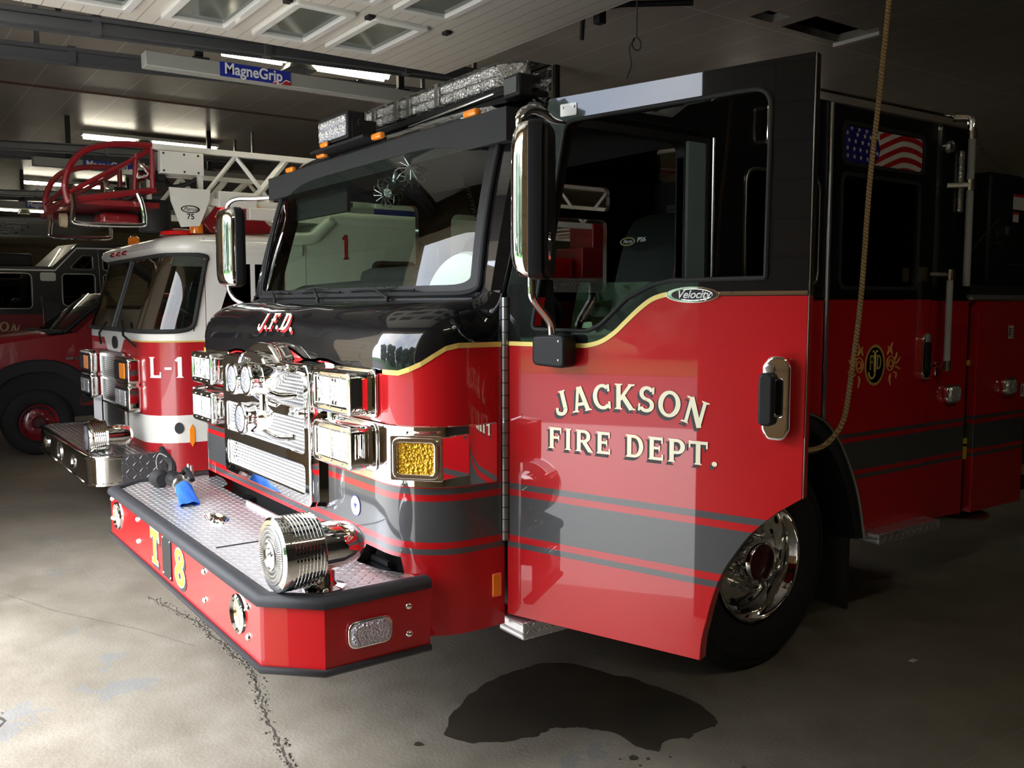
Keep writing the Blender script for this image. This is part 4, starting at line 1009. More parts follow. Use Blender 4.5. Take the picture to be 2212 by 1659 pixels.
# ---- three bullet lamps in front of the grille
def bullet(x, y, z, r=.066, post=None):
    h = obj('bullet_lamp', mlathe([(.0, r*.93),(.004, r),(.016, r*1.0),(.022, r*.97),(.05, r*.98),(.052, r*1.01),(.058, r*.98),(.085, r*.93),(.115, r*.72),(.135, r*.40),(.142, 0)], (x, y, z), (0,1,0), 40), 'chrome', T)
    obj('lamp_lens', mlathe([(-.004,0),(-.003,r*.6),(.002,r*.93),(.010,r*.9)], (x, y, z), (0,1,0), 40), 'led_lens', h)
    for p in post or []: obj('lamp_post', mtube(p, .017, 14), 'chrome', h)
bullet(-1.093, -1.20, 1.443, post=[smooth_path([(-1.093,-1.13,1.41),(-1.08,-1.08,1.36),(-1.06,-1.02,1.33)], 5)])
bullet(-.925, -1.20, 1.450, post=[smooth_path([(-.925,-1.13,1.41),(-.91,-1.07,1.38),(-.89,-1.0,1.38)], 5), [(-.945,-1.12,1.32),(-.945,-1.12,1.40)]])
bullet(-1.003, -1.20, 1.285, post=[smooth_path([(-1.003,-1.13,1.25),(-.99,-1.06,1.20),(-.97,-.99,1.19)], 5)])

# ---- bumper
def offset_open(P, d):
    out = []; n = len(P)
    for i in range(n):
        ns = []
        for a, b in ((i-1, i), (i, i+1)):
            if 0 <= a and b < n:
                e = Vector((P[b][0]-P[a][0], P[b][1]-P[a][1])).normalized(); ns.append(Vector((e.y, -e.x)))
        m_ = sum(ns, Vector((0, 0))); m_.normalize(); k = d/max(.3, m_.dot(ns[0])); out.append((P[i][0]+m_.x*k, P[i][1]+m_.y*k))
    return out
BP = [(-TW, -.90), (-TW, -1.2855), (-TW+.154, -1.4414), (-.154, -1.4414), (0, -1.2855), (0, -.896)]
def sweep(P, prof):
    bm = BM(); rows = []
    for d, z in prof: rows.append([(x, y, z) for x, y in offset_open(P, d)])
    return loft(bm, rows)
bp = obj('bumper', sweep(BP, [(0, .565), (0, .70), (0, .80)]), 'red_paint', T, smooth=False); bp.data.materials.append(MATS['red_paint'])
obj('bumper_trim', sweep(BP, [(.002,.778),(.012,.780),(.015,.795),(.008,.812),(-.012,.819),(-.040,.815),(-.048,.802),(-.048,.78)]), 'bumper_rubber', bp, ang=60)
obj('bumper_trim', sweep(BP, [(.002,.580),(.012,.578),(.014,.565),(.006,.555),(-.03,.552),(-.04,.57)]), 'bumper_rubber', bp, ang=60)
dk = offset_open(BP, -.030)
dpl = [(-TW+.05, -.93)] + [dk[1], dk[2], dk[3], dk[4]] + [(-.030, -.905), (-.10, -.915), (-.22, -.975), (-.34, -.992), (-1.55, -.992), (-1.62, -.965), (-2.02, -.955), (-2.10, -.90), (-2.28, -.87), (-TW+.05, -.87)]
dkp = plate('deck_plate', dpl, .006, frame((0, 0, .797), (1, 0, 0), (0, 1, 0)), 'tread_top', bp, holes=[ell(-1.33, -1.205, .105, .040, 36)])
obj('deck_lip', mbox(-1.55, -.90, -.995, -.985, .797, .822), 'tread_top', bp, smooth=False)
obj('deck_joint', mbox(-.86, -.845, -1.36, -1.0, .803, .8045), 'dark_metal', bp, smooth=False)
bm = BM(); lathe(bm, [(0,1.06),(.10,1.04),(.12,1.0),(.05,.94),(-.15,.80),(-.30,.50),(-.34,0)], (0,0,0), (0,0,1), 40, cap=False)
for v in bm.verts: v.co = Vector((-1.33 + v.co.x*.105, -1.205 + v.co.y*.041, .803 + v.co.z*.05))
obj('recessed_latch', bm, 'chrome', bp)
obj('latch_handle', mtube([(-1.40,-1.205,.800),(-1.38,-1.205,.806),(-1.28,-1.205,.806),(-1.26,-1.205,.800)], .010, 8), 'chrome', bp)
FB = YF(-1.4414)
for x in (-2.15, -.36):
    r = obj('bumper_lamp', mlathe([(0,.070),(.008,.068),(.012,.060),(.0,.056),(-.004,.03),(-.002,0)], (x, -1.442, .695), (0,-1,0), 36), 'chrome', bp)
for x, zs in ((-2.27,(.76,.66)),(-1.745,(.755,.650)),(-.74,(.750,.640)),(-.268,(.742,.640))):
    for z in zs: obj('bolt', mlathe([(0,.014),(.004,.013),(.010,.006),(.011,0)], (x, -1.4414, z), (0,-1,0), 14), 'chrome', bp)
for z in (.730, .632): obj('bolt', mlathe([(0,.014),(.004,.013),(.010,.006),(.011,0)], (0, -.978, z), (1,0,0), 14), 'chrome', bp)

def heavy_t(e):
    return [bar(.40, -e, .40, 1+e, .27+2*e), bar(-e, .90, .80+e, .90, .20+2*e), bar(.12-e, .05, .68+e, .05, .12+2*e), bar(.045, .72-e, .045, 1, .10+2*e), bar(.755, .72-e, .755, 1, .10+2*e)]
def heavy_8(e):
    return ring(.36, .745, .20, .185, .23+2*e, .16+2*e, 0, 360, 34) + ring(.36, .265, .235, .20, .25+2*e, .17+2*e, 0, 360, 34)
def bnumber(fn, x, z, h, sx):
    bm = BM()
    for e, dx, dz, w0, mi in ((.03, .014, -.012, .0010, 0), (.03, 0, 0, .0022, 1), (-.005, 0, 0, .0034, 2)):
        for i, p in enumerate(fn(e)): bm.faces.new([bm.verts.new(FB @ Vector((x+a*h*sx+dx, z+b*h+dz, w0 + i*1.2e-5))) for a, b in p]).material_index = mi
    return flat('number', bm, ['letter_shadow', 'white_plain', 'number_yellow'], bp, Vector((0,-1,0)))
bnumber(heavy_t, -1.512, .617, .148, 1.15); bnumber(heavy_8, -1.130, .614, .150, 1.25)
pl_ = plate('badge_plate', rectpl(-1.315, .600, -1.185, .775), .004, FB, 'dark_metal', bp, smooth=False)
bm = BM()
for x in (-1.305, -1.195):
    for z in (.61, .765): lathe(bm, [(.004,.005),(.007,.003),(.008,0)], (x, -1.4414, z), (0,-1,0), 8)
obj('plate_screw', bm, 'chrome', bp)
bl = plate('bumper_side_lamp', rrect(-1.205, .634, -1.055, .716, .028), .018, XS, 'chrome', bp, w0=0., bevel=.006); plate('side_lamp_lens', rrect(-1.193, .645, -1.067, .705, .024), .014, XS, 'led_lens', bp, w0=.014, bevel=.008)
# ---- mechanical siren on the bumper
sx0, sy0, sz0 = -.150, -1.400, .940
bms = mlathe([(.0,.098),(.0,.114),(.006,.122),(.018,.125),(.026,.123),(.034,.124)] + [q for k in range(8) for q in ((.038+k*.012,.124),(.040+k*.012,.121),(.045+k*.012,.121),(.047+k*.012,.124))] + [(.138,.124),(.146,.116),(.148,.084),(.22,.084),(.265,.076),(.30,.058),(.322,.034),(.330,0)], (sx0, sy0, sz0), (0,1,0), 56)
for row in range(7):
    for k in range(32):
        a = 2*PI*k/32; c = Vector((sx0, sy0+.0425+row*.012, sz0)); d0 = Vector((math.cos(a), 0, math.sin(a))); n_ = Vector((-d0.z, 0, d0.x))
        if k % 4 in (0, 1):
            p = c + d0*.1215; bms.faces.new([bms.verts.new(p + n_*u + Vector((0, v, 0))) for u, v in ((-.0045,-.0022),(.0045,-.0022),(.0045,.0022),(-.0045,.0022))]).material_index = 1
sr = obj('siren', bms, ['chrome', 'hole_dark'], T)
obj('siren_face', mlathe([(-.001,.099),(-.004,.096),(-.005,.052),(-.009,.050),(-.010,.044),(-.004,.040),(-.005,.0)], (sx0, sy0, sz0), (0,1,0), 48, cap=False), 'satin_chrome', sr)
bm = BM()
for k in range(72):
    a = 2*PI*k/72; d0 = Vector((math.cos(a), 0, math.sin(a))); c = Vector((sx0, sy0-.0062, sz0))
    for r0, r1 in ((.055,.066),(.069,.080),(.083,.094)):
        p0 = c + d0*r0; p1 = c + d0*r1; n_ = Vector((-d0.z, 0, d0.x))*.0013; bm.faces.new([bm.verts.new(q) for q in (p0-n_, p1-n_, p1+n_, p0+n_)])
flat('grille_slot', bm, 'hole_dark', sr, Vector((0,-1,0)))
bm = BM(); random.seed(4)
for k in range(22):
    a = random.uniform(0, 2*PI); r_ = random.uniform(.004, .034); c = Vector((sx0+r_*math.cos(a), sy0-.006, sz0+r_*math.sin(a))); bm.faces.new([bm.verts.new(c + Vector((q[0], 0, q[1]))) for q in ell(0, 0, random.uniform(.002,.005), random.uniform(.002,.004), 6, a)])
flat('face_medallion', bm, 'dark_metal', sr, Vector((0,-1,0)))
bm = BM(); lathe(bm, [(0,.075),(.008,.073),(.014,.045),(.03,.038),(.08,.038)], (sx0+.01, -1.225, .802), (0,0,1), 32); obj('siren_base', bm, 'chrome', sr)

# ---- wipers
for (bx_, by_, bz_), (tx, ty, tz), (l, r_) in (((-1.843,-.70,1.765), (-1.917,-.700,1.812), (-2.02,-1.75)), ((-1.307,-.70,1.765), (-1.383,-.705,1.830), (-1.62,-1.15)), ((-.624,-.70,1.765), (-.749,-.702,1.812), (-1.08,-.47))):
    w = obj('wiper', mtube([(bx_, by_-.02, bz_-.01), (bx_, by_-.015, bz_+.01), (tx, ty, tz)], [.010,.008,.005], 8), 'black_plastic', T)
    bm = BM(); tube(bm, [(l, -.678, 1.812), ((l+r_)/2, -.684, 1.818), (r_, -.678, 1.808)], .0045, 6)
    m_ = (l+r_)/2
    for f in (-.6, -.25, .25, .6): tube(bm, [(tx, ty, tz), (m_+f*(r_-l)/2, -.686, 1.82)], .003, 5)
    obj('wiper_blade', bm, 'black_rubber', w)

# ---- roof lights
for x, y, z, p_ in ((-.314,-.512,2.476,0), (-1.023,-.545,2.492,0), (-1.62,-.545,2.489,0), (-2.106,-.512,2.476,0)):
    bm = BM(); box(bm, x-.045, x+.045, y-.012, y+.02, z-.014, z+.014); obj('marker_light', bm, 'amber_glow', T, bev=.010)
lb = BM()
def lbrow(z0, z1, pts_f, inner):
    pass
lbar = obj('light_bar', mbox(-2.05, -.42, -.262, -.05, 2.600, 2.640), 'black_plastic', T, bev=.01)
pf = [(-2.06,-.18),(-1.95,-.27),(-.52,-.27),(-.40,-.18),(-.40,-.05),(-2.06,-.05)]
mods = BM()
x = -1.95
for k in range(13):
    w = .104; box(mods, x, x+w, -.262, -.20, 2.648, 2.690); box(mods, x, x+w, -.262, -.20, 2.694, 2.735); x += w+.006
obj('light_module', mods, 'lightbar_lens', lbar, bev=.012)
bm = BM(); e0 = Vector((-.515,-.258,0)); e1 = Vector((-.412,-.178,0)); d_ = (e1-e0); nrm = Vector((d_.y,-d_.x,0)).normalized()
loft(bm, [[e0+Vector((0,0,z)), e1+Vector((0,0,z)), e1-nrm*.08+Vector((0,0,z)), e0-nrm*.08+Vector((0,0,z))] for z in (2.648, 2.69, 2.692, 2.735)], closed=True); obj('end_module', bm, 'lightbar_lens', lbar, bev=.01)
bm = BM(); loft(bm, [[(x_, y_, z) for x_, y_ in pf] for z in (2.640, 2.742)], closed=True); bm.faces.new([v for v in bm.verts if v.co.z > 2.74]); obj('light_cover', bm, 'clear_cover', lbar, bev=.006)
for x in (-1.72,-1.60,-1.36,-1.24,-.98): obj('cover_rib', mbox(x, x+.03, -.276, -.268, 2.642, 2.742), 'satin_chrome', lbar)
bm = BM(); box(bm, -2.0, -.45, -.25, -.06, 2.545, 2.605)
obj('light_bar_base', bm, 'black_plastic', lbar)
obj('light_bar_rod', mtube([(-1.15,-.31,2.575),(-.45,-.31,2.60)], .006, 8), 'satin_chrome', lbar)
fl_ = obj('flood_light', mbox(-1.575, -1.245, -.58, -.49, 2.515, 2.640), 'black_plastic', T, bev=.006)
obj('flood_lens', mbox(-1.560, -1.262, -.584, -.575, 2.530, 2.625), 'led_lens', fl_, bev=.004)
bm = BM()
for k in range(9): lathe(bm, [(0,.012),(.006,.010),(.008,0)], (-1.54+k*.033, -.584, 2.608), (0,-1,0), 10)
for k in range(5): lathe(bm, [(0,.020),(.006,.018),(.008,0)], (-1.53+k*.06, -.584, 2.563), (0,-1,0), 12)
obj('flood_cell', bm, 'lightbar_lens', fl_)
bm = BM(); box(bm, -1.64, -1.06, -.595, -.40, 2.488, 2.500); box(bm, -1.245, -1.235, -.56, -.44, 2.50, 2.60); lathe(bm, [(0,.018),(.012,.016)], (-1.235, -.52, 2.585), (1,0,0), 12); obj('flood_bracket', bm, 'black_plastic', fl_)
obj('marker_light', mbox(-1.52, -1.44, -.60, -.583, 2.502, 2.526), 'amber_glow', T, bev=.008)
cb_ = obj('work_light', mbox(-.262, -.155, -.40, -.30, 2.530, 2.615), 'black_plastic', T, bev=.008)
obj('work_light_lens', mbox(-.248, -.169, -.404, -.398, 2.543, 2.602), 'interior_grey', cb_); obj('bolt', mbox(-.156, -.13, -.34, -.32, 2.56, 2.575), 'satin_chrome', cb_)

# ---- open driver door
door_out = roundpoly([(.015,.625),(.772,.633)], 0)
dp = [(.015,.625),(.772,.633),(.778,.70),(.793,.765),(.806,.82),(.822,.874),(.845,.930),(.873,.978),(.906,1.028),(.944,1.075),(1.014,1.141),(1.082,1.188),(1.089,2.446),(.195,2.436),(.015,1.80)]
dp = dp[:2] + [tuple(p[:2]) for p in smooth_path([(q[0], q[1], 0) for q in dp[1:11]], 4)][1:] + dp[11:]
hole = roundpoly([(.124,1.664),(.352,1.661),(.405,1.685),(.500,1.768),(.592,1.811),(.660,1.824),(.962,1.826),(.967,2.370),(.262,2.356)], [.02,.05,.08,.02,.06,.05,.005,.06,.05], 6)
dr = plate('cab_door', dp, .045, DF, 'side_paint', T, holes=[hole], w0=-.045, bevel=.002)
wav = [(.015,1.612),(.300,1.612),(.352,1.614),(.405,1.628),(.455,1.658),(.500,1.697),(.545,1.735),(.590,1.765),(.640,1.780),(.70,1.785)]
wp = [tuple(p[:2]) for p in smooth_path([(a, b, 0) for a, b in wav], 6)]
blk = wp + [(1.0865,1.782),(1.0885,2.445),(.196,2.435),(.016,1.80)]
plate('door_upper_paint', blk, .0015, DF, 'black_paint', dr, holes=[hole], w0=.0002, smooth=False)
bm = BM(); rr = []
for i, p in enumerate(wp):
    a = Vector(wp[max(0, i-1)]); b = Vector(wp[min(len(wp)-1, i+1)]); d = (b-a).normalized(); n_ = Vector((-d.y, d.x))*.0075
    rr.append([DF @ Vector((p[0]-n_.x, p[1]-n_.y, .0025)), DF @ Vector((p[0]+n_.x, p[1]+n_.y, .0025))])
obj('gold_line', loft(bm, rr), 'gold_pale', dr, smooth=False)
plate('belt_strip', rectpl(.70, 1.776, 1.087, 1.788), .003, DF, 'chrome', dr, w0=.002)
# window seal
obj('window_seal', mtube([DF @ Vector((p[0], p[1], .004)) for p in hole], .007, 8, closed=True), 'black_rubber', dr)
hc = (.55, 2.05); rr = [[DF @ Vector((p[0]+(hc[0]-p[0])*.004, p[1]+(hc[1]-p[1])*.004, w_)) for w_ in (.001, -.047)] for p in hole]; rr.append(rr[0]); obj('window_liner', loft(BM(), rr), 'black_rubber', dr)
plate('window_pane', [(.262,1.66),(.36,1.66),(.60,1.80),(.62,1.822),(.292,1.822)], .004, DF, 'side_glass', dr, w0=-.035, smooth=False)
obj('door_edge', mtube([DF @ Vector((1.0895, 1.19, .002)), DF @ Vector((1.0935, 2.446, .002))], .0025, 6), 'satin_chrome', dr)
# nameplate
nb = plate('nameplate', ell(.731, 1.779, .088, .0235, 44), .005, DF, 'chrome', dr, w0=.001, bevel=.0015); plate('nameplate_field', ell(.735, 1.779, .074, .0195, 44), .002, DF, 'black_plastic', dr, w0=.0055)
obj('nameplate_ring', mtube([DF @ Vector((u, v, .0078)) for u, v in ell(.735, 1.779, .064, .0175, 40)], .0012, 5, closed=True), 'chrome', dr)
text('nameplate_lettering', 'Velocity', .034, DF @ Matrix.Translation((.735, 1.779, .0076)), 'white_plain', dr, th=.001, bold=.0006, shear=.35)
# sign writing
def place_flat(x0, y0, sl):
    return lambda gx, gw, ax, ay: (x0 + gx + ax, y0 + ay)
def writer(bm, lay):
    for (dx, dy, w0, mi) in ((-.009, -.011, .0012, 0), (0, 0, .0030, 1)):
        for ch, cx, cy, rot, h, sx in lay:
            w = G[ch][0]; c_, s_ = math.cos(rot), math.sin(rot)
            for i, p in enumerate(G[ch][1]):
                vs = []
                for a, b in p:
                    lx = (a-w/2)*h*sx; ly = (b-.5)*h; vs.append(bm.verts.new(DF @ Vector((cx + lx*c_ - ly*s_ + dx, cy + lx*s_ + ly*c_ + dy, w0 + i*1.2e-5))))
                bm.faces.new(vs).material_index = mi
bm = BM(); lay = []
word = 'JACKSON'; h = .084; sx = 1.06; R_ = .90; tot = text_width(word, h, .09, sx); x = -tot/2; cxx, czz = .505, 1.450-R_
for ch in word:
    w = (G[ch][0]+.09)*h*sx; m_ = x + w/2; a = m_/R_; lay.append((ch, cxx + R_*math.sin(a), czz + R_*math.cos(a), -a, h, sx)); x += w
word = 'FIRE DEPT.'; h = .074; sx = 1.12; tot = text_width(word, h, .085, sx); x = .187
for ch in word:
    w = (G[ch][0]+.085)*h*sx*(.642/tot); 
    lay.append((ch, x + w/2, 1.291, 0, h, sx)); x += w
writer(bm, lay)
flat('door_lettering', bm, ['letter_shadow', 'cream_letter'], dr, DN)
handle(dr, DF, 1.010, 1.478)
obj('key_lock', mlathe([(0,.016),(.004,.015),(.006,.008),(.004,0)], DF @ Vector((.992, 1.562, .036)), DN, 20), 'satin_chrome', dr)
# white plate at the top corner with two rivets, mirror mounts
plate('mount_plate', rrect(.241, 2.372, .305, 2.412, .004), .003, DF, 'white_paint', dr, w0=.002)
bm = BM()
for u in (.252, .296): lathe(bm, [(.005,.005),(.009,.003),(.010,0)], DF @ Vector((u, 2.400, 0)), DN, 10)
obj('rivet', bm, 'satin_chrome', dr)
plate('mirror_bracket', roundpoly([(.186,1.555),(.300,1.548),(.300,1.640),(.186,1.636)], .012), .075, DF, 'black_plastic', dr, w0=.003, bevel=.010)
bm = BM()
for v in (1.565, 1.628): lathe(bm, [(.078,.004),(.081,0)], DF @ Vector((.285, v, 0)), DN, 8)
obj('rivet', bm, 'satin_chrome', dr)
# mirrors: local axes u (towards the rear of the closed door), n (away from the truck), z
def mirror(F, parent, z0=1.84, z1=2.305, n0=.085, n1=.275, u0=.212):
    bm = BM(); rr = []; H = z1-z0
    for k in range(17):
        t = k/16; z = z0 + H*(.5-.5*math.cos(PI*t)); e = abs(2*(z-z0)/H-1); f = (1-e**7)**(1/3.) if e < 1 else 0.
        hw = (n1-n0)/2*(.72+.28*f); dep = .070*f*.9+.004; c = (n0+n1)/2; row = []
        for q in range(17):
            a = PI*q/16; cs, sn = math.cos(a), math.sin(a)
            row.append(F @ Vector((u0+.055 - dep*abs(sn)**.95, z, c + hw*math.copysign(abs(cs)**.8, cs))))
        rr.append(row)
    sh = obj('mirror', loft(bm, rr), 'chrome', parent, ang=70)
    def slab(name, ua, ub, inset, matn, bev):
        g = plate(name, rrect(-n1+inset, z0+inset, -n0-inset, z1-inset, .045), ub-ua, F @ Matrix(((0,0,1,ua),(0,1,0,0),(-1,0,0,0),(0,0,0,1))), matn, parent, bevel=bev); return g
    slab('mirror_housing', u0+.054, u0+.100, -.001, 'black_plastic', .004); slab('mirror_housing', u0+.098, u0+.118, .012, 'black_plastic', .008)
    return sh
MF = frame((.313, -.690, 0), (.717, .697, 0), (0, 0, 1))
mirror(MF, dr, 1.835, 2.315, -.095, .095, -.055)
obj('convex_mirror', mlathe([(0,.0),(.006,.028),(.02,.036),(.03,.034)], MF @ Vector((.075, 1.93, .055)), Vector((-.717,-.697,0)), 20), 'chrome', dr)
cmv = bpy.data.objects['convex_mirror']
for v in cmv.data.vertices: v.co.z = 1.93 + (v.co.z-1.93)*1.5
arm = smooth_path([DF @ Vector(p) for p in ((.230,2.30,.21),(.230,2.345,.208),(.234,2.372,.16),(.242,2.370,.11),(.250,2.352,.06),(.262,2.350,.006))], 6)
obj('mirror_arm', mtube(arm, [.017]*(len(arm)-14)+[.017-.0009*i for i in range(14)], 12), 'chrome', dr)
arm = smooth_path([DF @ Vector(p) for p in ((.232,1.86,.155),(.232,1.800,.155),(.234,1.765,.148),(.237,1.725,.10),(.240,1.690,.062),(.240,1.655,.05),(.240,1.60,.05))], 6)
obj('mirror_arm', mtube(arm, .013, 12), 'chrome', dr)
# passenger mirror on the closed far door
PM = frame((-TW, -.93, 0), (0, 1, 0), (0, 0, 1)); PM = Matrix(((0, 0, -1, -TW), (1, 0, 0, -.91), (0, 1, 0, 0), (0, 0, 0, 1)))
mirror(PM, T, 1.86, 2.315, .17, .40)
obj('mirror_arm', mtube(smooth_path([(-2.72,-.66,2.29),(-2.71,-.65,2.34),(-2.66,-.62,2.365),(-2.56,-.56,2.362),(-2.44,-.46,2.365)], 6), .013, 12), 'chrome', T)
obj('mirror_arm', mtube(smooth_path([(-2.72,-.665,1.88),(-2.71,-.66,1.83),(-2.67,-.64,1.78),(-2.58,-.59,1.745),(-2.46,-.52,1.73)], 6), .012, 12), 'chrome', T)

# ---- far side wall with door window (seen through the cab) and interior
XP = frame((-TW, 0, 0), (0, -1, 0), (0, 0, 1))     # outward normal -X, u = -Y
def py(poly): return [(-a, b) for a, b in poly][::-1]
pw = roundpoly([(-.50,1.70),(.46,1.70),(.46,2.37),(-.30,2.37)], .05); pw2 = rrect(.70,1.835,1.22,2.335,.07)
plate('side_panel', py([(HY,.585),(.3,.585),(.49,1.2),(1.3,1.2),(1.66,.585),(2.6,.56),(2.6,2.69),(.56,2.68),(.26,2.50),(-.38,2.47),(HY,1.80)]), .04, XP, 'side_paint', T, holes=[py(pw), py(pw2), py(flagw), py(loww)], w0=-.04)
plate('window_pane', py(pw), .004, XP, 'side_glass', T, w0=-.02, smooth=False); plate('window_pane', py(pw2), .004, XP, 'side_glass', T, w0=-.02, smooth=False)
ci = BM()
box(ci, -TW+.05, -.05, -.66, 2.5, 1.02, 1.10)                 # cab floor
box(ci, -TW+.05, -.05, 2.52, 2.58, 1.1, 2.66)                 # rear bulkhead
box(ci, -TW+.06, -.06, -.35, .5, 2.44, 2.47)                  # head lining
box(ci, -TW+.05, -.07, -.52, -.25, 2.34, 2.46)                # overhead console
obj('cab_interior', ci, 'interior_dark', T, smooth=False)
bm = BM(); rr = []
for k in range(13):
    x = -.10 - (TW-.20)*k/12; f = math.sin(PI*k/12); rr.append([(x, -.60-.09*f, 1.775), (x, -.50, 1.80+.03*f), (x, -.34, 1.86+.015*f), (x, -.28, 1.84), (x, -.26, 1.60), (x, -.30, 1.12)])
obj('dashboard', loft(bm, rr), 'interior_grey', T, ang=50)
bm = BM(); box(bm, -1.55, -.95, -.40, .10, 1.1, 1.93); box(bm, -1.50, -.98, .10, .55, 1.1, 1.62); obj('engine_cover', bm, 'interior_dark', T, bev=.05)
bm = BM(); box(bm, -.93, -.91, -.30, -.28, 1.9, 2.0); obj('dash_vent', bm, 'interior_dark', T)
# white disc added on the dash, standing in for glare on the glass
obj('dash_glare', mlathe([(0,.0),(.002,.19),(.02,.195),(.04,.18)], (-.47, -.46, 1.77), Vector((.15,-1,.25)), 32), 'paper', T)
for v in bpy.data.objects['dash_glare'].data.vertices: v.co.z = max(v.co.z, 1.79)
# steering wheel
swc = Vector((-.47, -.20, 1.80)); u_, v_, w_ = basis(Vector((0, .75, 1)))
bm = BM(); tube(bm, [swc + (u_*math.cos(a)+v_*math.sin(a))*.22 for a in [k*2*PI/32 for k in range(32)]], .015, 8, closed=True); tube(bm, [swc-u_*.21, swc+u_*.21], .02, 8); tube(bm, [swc, swc-w_*.3], .04, 10)
obj('steering_wheel', bm, 'interior_dark', T)
# two cage fans hanging from the overhead console
for x, y, z, d in ((-1.0,-.50,2.25,Vector((.55,-.7,-.35))), (-.80,-.50,2.31,Vector((.8,-.5,.2)))):
    bm = BM(); u_, v_, w_ = basis(d); c = Vector((x, y, z))
    for k in range(12): a = k*PI/6; tube(bm, [c + (u_*math.cos(a)+v_*math.sin(a))*r_ + w_*h_ for r_, h_ in ((.01,.06),(.05,.055),(.068,.02),(.06,-.03),(.03,-.05))], .0022, 5)
    lathe(bm, [(-.06,.03),(.0,.03),(.02,.02)], c, w_, 14); tube(bm, [c-w_*.05, (x, y+.05, 2.42)], .012, 8); obj('cab_fan', bm, 'steel', T)
# seats
def seat(x, y, name=True):
    s = obj('seat', mbox(x-.25, x+.25, y-.30, y+.22, 1.42, 1.56), 'seat_cloth', T, bev=.05)
    bm = BM(); rr = []
    for z, w, d0 in ((1.50,.27,.16),(1.70,.275,.13),(1.86,.27,.12),(2.0,.255,.10),(2.10,.235,.08),(2.155,.20,.06),(2.178,.12,.03)):
        yy = y+.20+(z-1.5)*.16
        rr.append([Vector((x + w*math.copysign(abs(math.cos(a))**.6, math.cos(a)), yy + d0*.5*math.copysign(abs(math.sin(a))**.6, math.sin(a)), z)) for a in [q*PI/12 for q in range(24)]])
    loft(bm, rr, closed=True); bm.faces.new([v for v in bm.verts if v.co.z > 2.177]); obj('seat_back', bm, 'seat_cloth', s, ang=60)
    obj('seat_base', mbox(x-.2, x+.2, y-.2, y+.2, 1.1, 1.44), 'interior_dark', s)
    if name:
        F = frame((x-.045, y+.20-.085+.04, 2.045), (1, 0, 0), (0, .16, 1))
        plate('seat_badge', ell(-.045, 0, .052, .021, 32), .002, F, 'yellow_grey', s, holes=[ell(-.045, 0, .042, .015, 32)], w0=.004)
        text('seat_lettering', 'Pierce', .024, F @ Matrix.Translation((-.045, 0, .0045)), 'decal_white', s, th=.001, shear=.3)
        text('seat_lettering', 'PS6', .030, F @ Matrix.Translation((.050, .004, .0045)), 'decal_white', s, th=.001, bold=.0006, sx=1.3)
    return s
s1 = seat(-.47, .38); s2 = seat(-1.98, .38)
bm = BM(); loft(bm, [[(-.185, .440, 1.5), (-.185, .505, 1.5)], [(-.185, .455, 1.87), (-.185, .525, 1.87)], [(-.188, .490, 2.13), (-.188, .545, 2.13)]]); o = obj('seat_belt', bm, 'seat_belt', T, smooth=False); o.modifiers.new('S', 'SOLIDIFY').thickness = .003
obj('belt_guide', mbox(-.215, -.165, .485, .555, 2.12, 2.19), 'black_plastic', T, bev=.01)
# coiled radio cord, rear roll shutter, yellow hook
for y0_, y1_ in ((.02, .12), (.20, .12)):
    pts = []
    for k in range(90):
        t = k/89; pts.append((-1.2 + .010*math.cos(k*1.1), y0_+(y1_-y0_)*t + .010*math.sin(k*1.1), 2.40 - .28*t))
    obj('coiled_cord', mtube(pts, .003, 5), 'black_plastic', T)
bm = BM(); z = 1.6
while z < 2.45: box(bm, -2.2, -.3, 2.44, 2.46, z, z+.035); z += .04
obj('roll_shutter', bm, 'interior_grey', T, smooth=False)
obj('yellow_hook', mtube(smooth_path([(-.9,.1,2.33),(-.88,.1,2.30),(-.92,.1,2.26),(-.95,.1,2.30)], 5, closed=True), .006, 6, closed=True), 'yellow_plastic', T)
# hand rail inside the opening by the crew window
obj('hand_rail', mtube(smooth_path([(.0,.80,2.60),(.03,.80,2.60),(.035,.80,2.58),(.035,.80,2.48),(.03,.80,2.455),(.0,.80,2.455)], 4), .010, 10), 'chrome', T)
# exhaust / air intake stack seen at the passenger pillar
obj('sun_visor', mbox(-TW+.12, -1.6, -.42, -.40, 2.22, 2.38), 'interior_dark', T)

# ---- nozzle and cap lying on the bumper deck
NZ = empty('hose_nozzle', (-1.95, -1.2, .80), 'black hose nozzle with a blue hose stub lying on the near truck bumper', 'hose nozzle')
bm = BM(); lathe(bm, [(0,.034),(.02,.040),(.08,.038),(.10,.033),(.16,.033)], (-2.10,-1.185,.865), Vector((1,-.03,.0)), 24); obj('nozzle_body', bm, 'black_plastic', NZ)
obj('coupling', mlathe([(0,.040),(.01,.043),(.05,.043),(.055,.040),(.10,.040),(.105,.044),(.12,.044),(.122,.038)], (-1.94,-1.19,.868), Vector((1,-.12,-.05)), 28), 'satin_chrome', NZ)
bm = BM(); rr = []
for k in range(9):
    t = k/8; c = Vector((-1.83+.17*t, -1.205-.02*t, .862-.053*t)); wy = .040+.008*t; wz = .040-.028*t
    rr.append([c + Vector((0, wy*math.cos(a), wz*math.sin(a) + .003*math.sin(a*5+k))) for a in [q*PI/12 for q in range(24)]])
loft(bm, rr, closed=True);  obj('hose_end', bm, 'blue_cloth', NZ, ang=80)
obj('nozzle_tip', mlathe([(0,.028),(.01,.045),(.05,.048),(.07,.040),(.08,.03)], (-2.27,-1.22,.845), Vector((1,.1,.0)), 24), 'black_rubber', NZ)
obj('pistol_grip', mtube(smooth_path([(-2.12,-1.18,.89),(-2.16,-1.17,.93),(-2.26,-1.17,.955),(-2.38,-1.16,.975)], 5), [.022]*4+[.02]*6+[.018]*6, 8), 'black_plastic', NZ)
